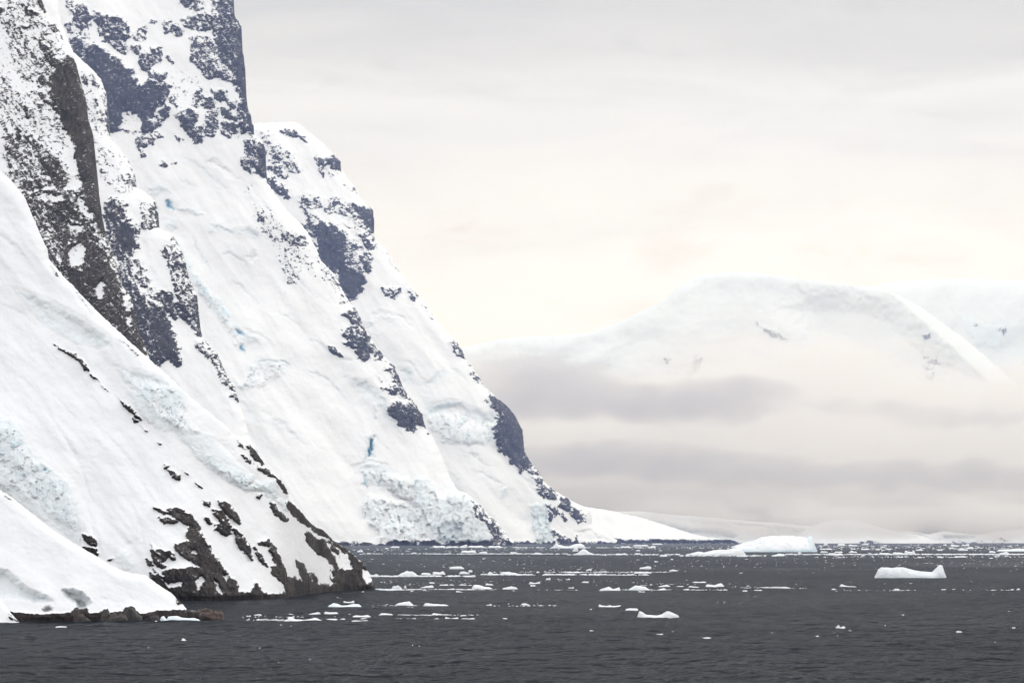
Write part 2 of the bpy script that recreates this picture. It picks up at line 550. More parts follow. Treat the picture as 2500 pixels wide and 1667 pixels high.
def seg_near_fast(PX, PY, poly):
    """nearest point on a dense outline, using its vertices first and the two adjoining segments after"""
    P = np.array(poly); n = len(P)
    fx, fy = PX.ravel(), PY.ravel()
    best = np.full(fx.shape, 1e18); bi = np.zeros(fx.shape, np.int64)
    # coarse: every 4th vertex
    for i in range(0, n, 4):
        dd = (fx - P[i, 0]) ** 2 + (fy - P[i, 1]) ** 2
        m = dd < best
        best[m] = dd[m]; bi[m] = i
    out = np.full(fx.shape, 1e18); ox = np.zeros(fx.shape); oy = np.zeros(fx.shape)
    for s in range(-5, 5):
        a = P[(bi + s) % n]; b = P[(bi + s + 1) % n]
        dx = b[:, 0] - a[:, 0]; dy = b[:, 1] - a[:, 1]
        t = np.clip(((fx - a[:, 0]) * dx + (fy - a[:, 1]) * dy) / np.maximum(dx * dx + dy * dy, 1e-9), 0, 1)
        qx = a[:, 0] + t * dx; qy = a[:, 1] + t * dy
        dd = (fx - qx) ** 2 + (fy - qy) ** 2
        m = dd < out
        out = np.where(m, dd, out); ox = np.where(m, qx, ox); oy = np.where(m, qy, oy)
    return np.sqrt(out).reshape(PX.shape), ox.reshape(PX.shape), oy.reshape(PX.shape)


def stroke(s, w):
    """a curved band around a polyline: the lip of a crevasse or ice shelf, tapering to its ends"""
    p = np.array(pl(s)); n = len(p)
    t = np.gradient(p, axis=0); t = t / np.hypot(t[:, 0], t[:, 1])[:, None]
    nn = np.stack([-t[:, 1], t[:, 0]], 1)
    ww = w * np.sin(np.linspace(.25, math.pi - .25, n))[:, None]
    return [tuple(q) for q in np.concatenate([p + nn * ww, (p - nn * ww * .3)[::-1]])]


def shore(pts):
    """(x, y) along the waterline -> (x, y, distance)"""
    return [(x, y, CAMH * F / (y - HZ)) for x, y in pts]


# ================================================================ TERRAIN
# ---- D: the big flank across the channel (6.3 km)
OUT_D = pl("700,1332 450,1150 300,900 150,500 90,200 70,-130 564,-130 562,-40 566,0 570,27 574,40 581,51 589,66 591,90 587,119 592,122 597,149 599,200 600,230 606,262 614,290 620,312 618,328 630,338 641,345 648,365 649,400 649,435 669,471 704,518 749,563 770,602 785,637 820,673 838,709 853,739 868,752 879,774 888,795 906,825 929,857 940,872 962,890 974,920 986,947 998,966 1016,988 1031,1012 1038,1040 1046,1054 1058,1068 1078,1110 1098,1160 1117,1196 1141,1203 1160,1222 1180,1238 1191,1252 1206,1268 1221,1282 1240,1306 1262,1331")
BASE_D = shore([(-200, 1331.3), (700, 1331.2), (1262, 1330.6), (1500, 1330.5)])
ROCK_D = [(a, pl(s)) for a, s in [
 (.6, "193,12 211,16 219,45 214,60 198,70 185,45"), (.65, "229,38 260,36 289,45 307,54 315,89 298,104 307,112 305,128 283,110 241,83 243,67"),
 (-.2, "150,60 185,40 215,70 200,95 165,80"), (-.1, "160,5 180,5 185,30 165,30"),
 (.8, "177,97 198,95 198,141 179,126"), (-.1, "200,60 215,55 212,140 203,140"),
 (1.35, "214,118 231,115 253,123 268,141 285,150 292,164 318,171 316,190 330,195 335,215 365,200 390,215 404,208 412,212 400,235 380,250 372,265 360,285 372,300 372,315 350,318 340,300 318,288 300,275 293,277 290,300 288,316 262,318 258,280 250,240 240,215 228,180 210,150"),
 (.6, "324,113 340,116 343,135 330,130"), (.5, "343,129 371,131 386,143 370,158 368,171 348,170 343,149"),
 (.7, "367,176 401,176 394,189 407,201 404,216 383,232 370,193"), (.6, "371,116 385,118 385,131 373,131"),
 (.0, "404,132 424,150 424,158 402,142"), (0.1, "324,75 357,62 355,95 345,104 326,90"), (.0, "366,45 382,48 378,60 366,58"),
 (.3, "399,50 412,52 410,78 402,78"), (.4, "419,64 440,64 440,89 429,89 419,76"), (.6, "443,-4 468,-4 464,11 445,10"),
 (-.2, "475,-10 505,-10 505,20 480,28 470,20"),
 (.35, "448,45 470,38 490,33 520,35 520,65 500,72 485,72 470,68 450,60"),
 (.1, "466,85 500,85 530,95 545,110 560,130 575,180 590,185 590,205 570,200 540,190 510,190 490,175 470,150 467,125"),
 (.6, "500,100 515,104 514,118 500,116"), (.15, "520,-20 540,20 540,85 525,90 518,40"),
 (.85, "528,-130 564,-130 563,0 572,30 575,50 590,66 591,101 590,122 597,149 599,230 608,262 622,310 619,330 606,300 598,262 580,215 572,185 562,160 545,140 530,95 538,85 538,20"),
 (1.6, "575,126 597,126 600,200 600,250 590,215 578,180"),
 (.4, "518,217 540,222 560,245 575,250 573,262 565,262 550,240 530,240"), (.8, "542,267 562,265 570,289 548,286"),
 (.7, "546,300 576,304 582,331 557,319"), (.8, "543,316 557,330 545,322"), (.5, "585,245 600,262 612,300 600,322 588,300 585,270"),
 (.5, "476,222 488,218 482,255 476,258"), (.5, "490,230 502,232 500,258 492,250"), (.7, "503,233 518,236 522,265 506,259"),
 (.9, "506,274 525,271 527,307 506,304"), (.6, "432,288 436,282 448,270 460,265 480,270 482,280 473,300 474,312 460,314 447,308 446,296"),
 (.35, "450,313 495,310 488,347 476,347 466,331"), (-.1, "497,310 527,312 525,335 500,332"), (.35, "415,233 425,233 435,255 428,260 416,247"),
 (.4, "399,256 411,262 408,280 396,290 388,306 380,300 385,280"), (.1, "335,325 345,330 375,342 376,348 355,345 350,360 338,360 335,345"),
 (.2, "340,365 357,368 355,382 343,380"), (-.1, "356,312 390,325 402,335 385,340 365,340"), (-.1, "424,325 440,335 450,345 435,345"),
 (.3, "394,392 403,392 408,403 400,411 393,408"), (-.1, "424,392 434,392 432,397 424,396"), (-.62, "410,180 480,190 480,260 415,250"),
 (-.3, "300,300 345,290 350,320 300,318"),
 (.45, "600,345 620,335 640,345 649,380 649,437 640,425 615,400 600,370"), (1, "630,370 650,375 650,437 636,420"), (.1, "590,380 612,385 635,425 610,420 592,405"),
 (-.55, "600,450 660,520 740,600 800,700 845,730 835,735 790,690 735,640 720,690 700,700 680,650 690,600 640,560 620,500"),
 (-.1, "628,511 640,515 642,540 630,535"), (-.15, "700,560 745,575 750,600 715,595"),
 (-.1, "770,610 785,640 820,676 838,712 850,738 838,738 820,700 795,675"),
 (.5, "834,762 867,750 879,768 888,795 906,825 929,854 935,881 920,878 914,857 903,851 897,878 879,881 867,854 840,836 858,826 837,815 864,795"),
 (.1, "804,845 820,850 837,868 825,865 812,862"),
 (.4, "938,881 962,890 974,920 986,947 998,976 980,970 959,958 932,943 953,940 968,940 953,908"), (-.2, "920,911 935,925 932,940"),
 (.75, "962,979 998,991 1016,994 1033,1012 1041,1042 1047,1056 1016,1024 1010,1048 992,1039 977,1036 956,1009"), (.3, "990,960 1012,972 1030,995 1010,995"),
 (.2, "1117,1197 1141,1204 1132,1213"), (.25, "1150,1222 1168,1226 1191,1252 1221,1282 1236,1304 1264,1330 1251,1331 1224,1306 1204,1294 1168,1255"),
 (-.1, "1200,1295 1235,1318 1235,1331 1205,1331"),
 (.45, "690,1328.4 1270,1327.4 1270,1336 690,1336"), (.9, "968,1328 985,1323 1010,1327 1035,1328 1045,1322 1060,1330 1000,1336"),
]]
SNOW_D = [pl("296,277 312,268 325,276 346,296 345,316 325,316 290,307 302,292")]
ICE_D = [(a, pl(s)) for a, s in [
 (.22, "355,462 378,448 402,455 425,472 400,470 380,480"), (1.0, "405,484 414,488 421,503 428,515 424,518 414,509 408,496"),
 (.30, "430,505 480,510 505,522 480,522 440,515"), (.22, "410,535 428,545 432,560 420,568 412,550"),
 (.18, "508,538 540,545 580,560 625,560 638,578 630,590 590,575 545,562 515,570"), (.24, "575,560 610,556 636,572 632,590 600,580"),
 (.25, "435,580 450,600 460,625 475,660 500,700 540,730 560,780 620,820 636,838 590,832 565,800 530,770 500,740 470,700 450,660 430,620"),
 (.45, "478,676 500,690 520,715 512,722 490,705"), (.45, "540,740 560,755 562,775 545,770"), (.8, "568,800 590,806 596,822 580,822"), (.8, "584,838 596,842 598,862 588,856"),
 (.2, "610,880 650,870 700,880 710,900 640,890 620,905"), (.3, "570,925 590,935 600,950 580,945"),
 (.16, "840,920 900,930 940,965 970,1010 980,1060 955,1040 920,990 870,950"),
 (.5, "910,985 919,998 919,1020 912,1026 912,1005"), (1.0, "906,1068 915,1066 914,1088 905,1114 896,1116 900,1088"), (.3, "893,1060 922,1060 918,1112 888,1122"),
 (.20, "866,1140 900,1125 940,1140 960,1150 940,1200 900,1180"), (.5, "884,1160 898,1170 900,1195 885,1180"), (.6, "932,1150 938,1150 926,1186 920,1186"),
 (.06, "940,1188 958,1152 985,1155 1010,1172 1005,1215 985,1222"),
 (.20, "1006,1170 1040,1165 1060,1180 1072,1210 1090,1210 1130,1200 1160,1225 1170,1262 1200,1290 1200,1329 1060,1329 1030,1300 1010,1240"),
 (.34, "1062,1290 1085,1268 1105,1278 1125,1290 1128,1322 1068,1328"), (.5, "1098,1274 1110,1272 1116,1285 1100,1284"), (.6, "1135,1262 1142,1265 1142,1280 1136,1276"), (.5, "1010,1170 1018,1172 1018,1182 1010,1180"),
 (.5, "1019,1208 1025,1208 1022,1220 1018,1218"), (.45, "1064,1218 1068,1218 1067,1226 1063,1224"),
 (.10, "885,1215 900,1206 960,1218 1015,1232 1024,1285 1005,1328 960,1326 940,1318 900,1260"), (.22, "895,1270 905,1240 930,1235 945,1250 930,1300 905,1285"),
]]
DENT_D = [(18, 10, pl("405,484 414,488 421,503 428,515 424,518 414,509 408,496")), (26, 7, pl("905,1066 916,1064 915,1088 906,1116 895,1118 899,1088")),
 (10, 8, pl("568,800 590,806 596,822 580,822")), (10, 8, pl("584,838 596,842 598,862 588,856")),
 (8, 22, pl("866,1140 900,1125 940,1140 960,1150 940,1200 900,1180")), (12, 8, pl("884,1155 892,1160 896,1195 886,1185")), (12, 6, pl("932,1148 940,1148 928,1190 920,1190")),
 (9, 14, pl("575,560 610,556 636,572 632,590 600,580")), (9, 12, pl("600,628 622,612 630,622 618,640")),
 (10, 18, pl("840,920 900,930 940,965 970,1010 980,1060 955,1040 920,990 870,950")),
 (9, 8, pl("905,1222 960,1228 1012,1238 1018,1275 1000,1282 940,1285 930,1250")), (14, 8, pl("945,1190 1005,1216 1030,1235 1018,1248 1000,1232 960,1212")),
 (10, 10, pl("1062,1290 1085,1268 1105,1278 1125,1290 1128,1322 1068,1328")), (8, 5, pl("1135,1260 1143,1263 1143,1282 1136,1278")),
 (7, 16, pl("660,400 700,420 740,450 700,440 660,415")), (9, 12, pl("515,385 560,415 580,440 545,425 505,400"))]
SHELF_D = [stroke(s, w) for s, w in [("440,378 470,393 505,424 540,448 560,465", 7), ("505,540 528,550 552,560 580,565", 8), ("540,622 565,616 590,630 610,655", 9), ("350,452 372,480 384,510 410,545", 7),
 ("470,575 478,600 500,640 522,668", 8), ("560,690 590,700 625,735", 7), ("620,885 655,876 700,886 720,905", 7), ("655,760 700,770 735,800", 6), ("760,830 800,850 830,872 870,880", 8), ("735,900 790,915 830,950 850,990", 8),
 ("700,660 740,690 760,720", 6), ("600,800 640,820 670,850", 6), ("905,1050 930,1075 950,1110", 6), ("860,1140 900,1122 945,1140", 7), ("640,1000 700,1040 745,1090", 7), ("560,960 610,1000 640,1040", 7), ("430,420 450,440 480,455", 6), ("1080,1175 1095,1190 1112,1206", 5)]]
DENT_D += [(7, 9, q) for q in SHELF_D]
ICE_D += [(.13 if i % 3 else .2, q) for i, q in enumerate(SHELF_D)]
M_D = mat_terrain("snow_rock_far", 0.91, (0.040, 0.041, 0.052), (0.062, 0.060, 0.066), flow=57)
relief("mountain", OUT_D, None, BASE_D, k=0.78, step=2.3, rocks=ROCK_D, snows=SNOW_D, ices=ICE_D, dents=DENT_D, mat=M_D, seed=1.0, big=16, jag=1.9, iceamp=1.0, warp2=9, warp=3.6,
       serac=[(11, 15, pl("866,1145 940,1142 960,1152 1010,1172 1040,1165 1072,1200 1130,1200 1160,1225 1200,1290 1212,1329 950,1329 925,1318 885,1262 880,1225 900,1206 960,1216 1010,1235 1000,1215 940,1190 900,1182")), (7, 12, pl("470,660 500,690 545,735 565,790 605,840 575,850 545,800 500,740 470,700")), (6, 12, pl("600,885 680,880 705,905 640,950 575,950 600,910"))])

# ---- E: the spur behind it (8.7 km)
OUT_E = pl("600,305 621,302 645,301 689,298 722,298 734,306 746,317 767,332 794,356 820,381 832,394 831,411 850,435 865,456 873,477 892,497 910,512 914,533 911,557 916,584 937,602 957,631 978,667 1002,695 1014,713 1041,742 1066,780 1087,807 1111,830 1129,854 1135,875 1156,899 1171,923 1186,947 1212,970 1236,988 1257,1012 1275,1048 1281,1101 1296,1128 1317,1152 1329,1176 1355,1197 1379,1212 1400,1224 1421,1235 1440,1243 1446,1262 1443,1278 1476,1298 1500,1315 1521,1329 1180,1329 1150,1300 1040,1150 950,1050 850,900 760,720 640,520 590,400")
BASE_E = shore([(500, 1328.1), (1180, 1328.0), (1521, 1327.6)])
ROCK_E = [(a, pl(s)) for a, s in [
 (.35, "689,319 719,317 743,328 750,344 737,337 722,334 695,325"), (.25, "767,381 785,384 820,384 833,396 831,409 810,402 790,402 786,428 775,400"),
 (1.1, "800,389 820,385 835,396 833,412 808,403"), (-.1, "800,413 812,428 832,425 820,415"), (.4, "853,450 868,460 875,478 860,466"), (-.1, "835,440 850,450 850,460 838,450"),
 (-.25, "653,350 680,350 700,365 720,370 738,410 735,420 710,420 700,430 690,430 660,410 655,390"), (.5, "665,370 682,372 682,388 668,385"), (.4, "698,378 706,376 706,388 699,386"),
 (.4, "657,403 685,405 690,425 678,428 660,412"), (.4, "654,432 675,440 700,460 705,480 690,475 668,460 657,445"), (-.5, "630,318 660,320 660,345 635,345"),
 (-.05, "725,490 740,468 762,472 790,485 810,478 830,500 860,505 880,530 900,545 912,560 908,578 890,560 870,545 850,530 830,520 800,520 780,500 760,510 740,510"),
 (.6, "737,480 757,482 755,500 735,503"), (1.3, "866,499 890,505 911,515 916,535 912,560 900,550 878,533"), (.3, "830,495 860,500 870,530 845,520"),
 (.6, "812,478 822,482 826,500 816,496"), (.35, "880,566 895,572 905,580 918,584 920,602 908,606 895,600 885,580"), (-.3, "840,540 880,560 900,580 870,575"),
 (1.7, "779,545 798,552 820,554 838,584 840,617 832,664 814,664 794,646 779,620 776,578"), (.1, "737,545 780,540 778,590 760,575"), (-.1, "740,500 780,515 780,545 745,540"),
 (1.7, "835,649 862,655 883,682 883,694 862,721 850,715 829,688"), (.2, "842,565 865,595 900,610 912,635 903,665 890,660 880,680 860,655 840,640 843,600"),
 (.9, "880,630 900,640 903,660 893,660"), (.35, "937,700 958,700 976,705 976,715 960,727 945,712"), (.5, "1002,708 1016,715 1008,733 1000,727"),
 (-.2, "930,595 960,632 980,665 1000,697 990,690 965,655 935,610"), (-.2, "1020,727 1066,780 1085,805 1060,785 1025,745"), (.6, "1100,835 1112,828 1129,852 1134,870 1120,862"),
 (.15, "1135,872 1156,897 1171,918 1188,945 1170,930 1150,905"),
 (1.6, "1195,970 1218,974 1236,988 1259,1012 1277,1048 1283,1101 1298,1128 1275,1135 1250,1110 1227,1095 1215,1051 1218,1030 1230,1012 1218,997"),
 (.45, "1227,1090 1260,1115 1290,1125 1275,1155 1266,1137 1245,1125"), (.2, "1215,990 1232,1000 1228,1030 1218,1030"),
 (.3, "1272,1122 1298,1128 1319,1152 1320,1164 1300,1160 1282,1140"), (.5, "1305,1167 1331,1176 1358,1203 1352,1214 1320,1197"),
 (.9, "1364,1213 1385,1219 1392,1240 1368,1231"), (.3, "1340,1231 1355,1240 1361,1255 1350,1250"), (.5, "1338,1249 1350,1260 1345,1267"), (.6, "1369,1255 1379,1263 1375,1265"),
 (.7, "1365,1307 1380,1313 1392,1327 1373,1322"), (.4, "1350,1293 1365,1305 1352,1300"), (.9, "1399,1243 1412,1248 1423,1262 1418,1266 1402,1255"),
 (.5, "1170,1325.6 1525,1324.6 1525,1332 1170,1332"), (.7, "1195,1328 1203,1318 1215,1326"), (.6, "1395,1328 1402,1315 1412,1325")]]
ICE_E = [(a, pl(s)) for a, s in [
 (.10, "745,318 790,345 820,378 830,390 800,370 760,340"), (.26, "886,780 905,782 910,792 895,798"), (.14, "920,770 960,765 980,775 950,785"), (.14, "912,810 930,815 925,830"),
 (.22, "1030,938 1060,915 1080,900 1100,905 1075,920 1045,945"), (.18, "972,895 1005,902 1010,940 985,935"), (.6, "994,922 998,922 997,938 993,936"),
 (.34, "1035,1012 1060,985 1100,978 1130,985 1090,998 1060,1012 1040,1022"), (.18, "1130,985 1170,1000 1225,1020 1218,1050 1170,1035 1135,1010"),
 (.14, "1030,960 1060,975 1085,1000 1120,1040 1200,1060 1230,1085 1100,1082 1050,1050"), (.3, "1075,1070 1105,1078 1110,1085 1085,1082"),
 (.28, "1220,1190 1240,1188 1240,1210 1222,1212"), (.32, "1293,1240 1310,1225 1340,1222 1345,1260 1350,1300 1358,1320 1310,1326 1300,1290"), (.5, "1303,1252 1310,1252 1308,1266 1303,1264"),
 (.08, "1420,1310 1440,1300 1490,1318 1440,1322"), (.08, "1424,1250 1440,1250 1440,1275 1430,1270")]]
DENT_E = [(10, 16, pl("1030,938 1060,915 1080,900 1100,905 1075,920 1045,945")), (14, 22, pl("1035,1018 1060,985 1100,978 1130,985 1170,1000 1225,1020 1218,1050 1160,1040 1100,1020 1060,1020")),
 (9, 14, pl("972,895 1005,902 1010,940 985,935")), (8, 18, pl("1265,1160 1300,1185 1320,1205 1290,1190")), (6, 12, pl("1293,1240 1310,1225 1340,1222 1345,1260 1350,1300 1358,1320 1310,1326 1300,1290")),
 (8, 10, pl("1400,1300 1440,1290 1495,1318 1440,1325")), (8, 25, pl("940,610 975,680 985,720 960,700 945,650"))]
SHELF_E = [stroke(s, w) for s, w in [("900,770 940,760 985,775 1010,800", 7), ("975,880 1010,890 1040,930", 7), ("1080,890 1110,900 1140,930", 6), ("1150,1150 1200,1165 1250,1200", 7), ("1120,1100 1160,1110 1200,1140", 6), ("700,620 730,650 760,690", 6),
 ("820,480 850,500 870,520", 5), ("1300,1190 1340,1215 1370,1240", 5), ("700,335 680,360 690,400 720,430", 9)]]
DENT_E += [(7, 9, q) for q in SHELF_E]
ICE_E += [(.12, q) for q in SHELF_E]
M_E = mat_terrain("snow_rock_spur", 1.25, (0.040, 0.041, 0.052), (0.060, 0.058, 0.064), flow=50)
relief("mountain_spur", OUT_E, None, BASE_E, k=0.8, step=2.4, rocks=ROCK_E, ices=ICE_E, dents=DENT_E, mat=M_E, seed=4.0, big=16, back=200, jag=1.7, iceamp=1.0, warp2=8, warp=3.6, serac=[(9, 14, pl("1290,1235 1312,1222 1342,1222 1347,1262 1360,1322 1300,1326")), (6, 18, pl("1035,1015 1100,990 1160,1005 1225,1035 1230,1085 1110,1085 1050,1050"))])

# ---- C: bluish ribs in front of the big flank (4.2 km)
OUT_C = pl("-150,-130 120,-130 150,60 179,128 196,142 209,155 228,172 247,194 258,225 262,262 262,320 275,345 290,360 315,395 330,425 333,458 355,470 381,493 386,520 387,555 405,566 423,572 434,596 447,620 454,645 459,668 470,697 481,722 484,750 488,787 494,823 512,843 530,863 541,885 551,910 562,928 572,940 578,960 584,982 598,1020 610,1070 628,1100 645,1145 600,1150 200,1000 -150,600")
BASE_C = [(-200, 1100, 4200), (700, 1100, 4200)]
ROCK_C = [(a, pl(s)) for a, s in [
 (.45, "260,502 275,487 308,497 310,530 314,542 320,594 317,619 289,603 268,579 260,549 256,520"), (1.5, "290,560 308,540 318,560 321,594 318,619 289,603"), (.6, "263,520 280,515 285,560 268,560"),
 (.8, "292,650 295,695 304,712 319,733 326,776 334,806 353,829 364,880 385,895 400,880 411,869 434,889 430,858 430,840 421,818 414,791 401,773 398,751 383,742 356,732 343,709 330,692 319,669 313,650"),
 (1.6, "370,760 396,760 404,790 418,830 428,850 432,885 405,855 385,850 372,800"),
 (.5, "268,594 292,600 313,620 320,650 296,655 285,630"), (.55, "330,677 340,660 352,662 361,692 364,701 345,695"), (.3, "322,633 340,635 352,662 340,660"),
 (.5, "360,696 372,706 388,730 383,745 362,722"), (1.0, "384,717 398,709 411,712 417,727 420,745 430,772 394,744"),
 (.35, "417,573 424,573 436,600 449,622 452,640 458,660 466,690 470,715 482,722 485,740 482,760 490,790 496,825 485,820 470,795 450,775 430,770 425,745 440,735 430,705 415,670 410,640 395,610 405,600 415,600"),
 (.8, "420,580 428,600 430,610 422,605"), (.8, "448,690 462,700 464,715 452,708"), (.8, "425,630 440,640 444,655 430,650"),
 (.35, "484,826 497,830 515,848 532,865 537,880 547,898 558,925 572,945 582,979 565,965 550,935 530,905 518,880 500,862 482,845"),
 (.0, "345,490 375,490 387,520 387,553 370,567 345,543"), (-.05, "322,545 340,545 340,605 328,600"), (-.05, "345,545 372,560 370,570 352,560"),
 (-.5, "200,160 225,165 250,200 262,262 260,320 285,360 320,400 332,430 320,470 290,470 262,440 240,420 236,380 228,330 214,290 205,200"),
 (.3, "204,185 214,180 212,202 205,198"), (.2, "222,178 232,185 232,205 224,200"), (.3, "225,242 236,244 236,258 226,256"), (-.15, "228,270 250,260 260,315 242,300"),
 (-.1, "240,410 262,405 265,420 248,422"), (-.1, "300,420 328,425 330,455 300,450"), (-.2, "236,355 262,370 265,392 240,380"),
 (-.1, "500,740 520,760 525,780 505,760")]]
M_C = mat_terrain("snow_rock_rib", 0.60, (0.042, 0.042, 0.048), (0.062, 0.060, 0.062), flow=62)
relief("mountain_rib", OUT_C, None, BASE_C, k=0.8, step=2.4, rocks=ROCK_C, mat=M_C, seed=9.0, warp2=7, warp=3.6, big=10, back=160,
       dents=[(8, 20, pl("340,560 360,600 380,680 372,700 350,620"))], ices=[(.2, pl("182,130 196,142 209,157 195,155"))])

# ---- B2: the brown cliff (1.9 km)
OUT_B2 = pl("-150,-130 60,-130 85,-60 100,-5 113,30 125,45 140,63 152,90 167,119 178,138 186,158 195,191 202,215 209,238 212,262 214,290 222,310 228,330 230,360 231,387 230,420 232,438 238,448 242,475 246,501 250,530 256,560 262,580 269,596 277,625 286,653 293,680 300,700 312,714 322,728 327,755 331,781 337,800 345,820 356,850 372,895 300,960 60,900 -150,700")
BASE_B2 = [(-200, 900, 1900), (500, 900, 1900)]
ROCK_B2 = [(a, pl(s)) for a, s in [
 (1.6, "149,150 170,140 180,150 187,166 200,223 212,260 215,292 229,334 232,379 231,438 240,453 240,463 208,463 198,423 183,379 180,340 160,313 164,301 146,275 143,252 130,190"),
 (1.5, "205,460 240,460 247,497 255,520 261,549 252,564 238,549 223,512 213,482"),
 (.3, "40,465 60,470 205,460 252,564 270,600 288,650 299,695 322,730 337,790 352,850 372,890 330,880 286,806 235,762 179,704 155,680 119,640 112,608 82,543 56,480"),
 (1.2, "155,600 220,590 262,620 290,700 325,760 345,830 360,880 286,812 235,765 190,712 160,655"),
 (.9, "120,500 160,490 170,560 165,600 135,580"), (.9, "150,470 175,485 190,520 170,520"), (1.0, "60,470 85,490 100,505 85,505"), (.9, "115,505 135,510 138,535 120,530"),
 (.9, "185,560 215,570 225,590 195,595"), (.7, "95,560 120,600 130,640 112,620 95,580"),
 (-.32, "0,0 80,0 120,50 170,140 130,190 146,275 160,313 180,340 200,430 60,470 24,436 10,330 0,250"),
 (.05, "10,320 60,330 110,340 150,400 160,450 60,465 25,430"), (0.05, "100,60 130,100 150,150 120,150 95,110"),
 (.7, "97,105 130,120 149,150 135,165 110,140"), (.8, "119,55 135,58 141,78 133,78"), (.8, "94,183 105,188 113,200 98,196"),
 (.6, "90,218 110,225 118,245 140,270 128,262 98,235"), (.9, "107,383 134,383 146,401 156,423 168,438 149,463 127,446 127,431 101,420 107,401"),
 (.7, "52,438 80,440 82,463 55,463"), (.9, "82,-10 100,-10 112,25 100,10"), (.6, "100,0 110,0 116,30 108,25"), (.7, "-10,12 10,20 8,27 -10,25"), (.5, "55,15 70,22 92,30 96,36 70,32 60,25"),
 (.5, "20,135 28,140 28,152 22,148"), (.5, "60,60 74,58 72,66 62,66"), (.7, "38,300 48,315 46,335 40,325"), (.6, "60,262 75,270 74,285 64,275"), (.5, "83,248 103,250 100,262 88,258"),
 (.5, "53,330 61,330 61,350 55,345"), (.4, "34,345 50,350 48,365 36,355"), (.5, "160,335 175,345 180,380 165,370"), (.6, "120,200 145,205 150,290 130,250")]]
SNOW_B2 = [pl("173,608 200,594 205,625 198,640 172,648"), pl("-150,40 12,60 22,120 45,180 80,215 60,230 20,200 0,160 -150,150"), pl("143,375 152,385 158,412 150,408"),
 pl("130,345 146,350 145,378 132,372"), pl("150,300 178,345 185,400 196,430 172,420 160,372"), pl("235,703 252,680 256,700 248,725 240,728"), pl("302,720 312,720 314,750 306,752"), pl("308,776 316,775 318,792 309,790"),
 pl("40,190 85,200 90,215 40,205"), pl("100,470 150,480 150,490 110,485"), pl("190,480 205,490 225,530 212,525 195,500"), pl("165,540 200,555 195,565 170,552")]
M_B2 = mat_terrain("snow_rock_cliff", 0.27, (0.050, 0.046, 0.044), (0.082, 0.073, 0.066), flow=52, stretch=2.0)
relief("rock_cliff", OUT_B2, None, BASE_B2, k=0.75, step=2.4, rocks=ROCK_B2, snows=SNOW_B2, mat=M_B2, seed=14.0, warp2=8, warp=3.6, big=10, back=140, rockamp=1.2)

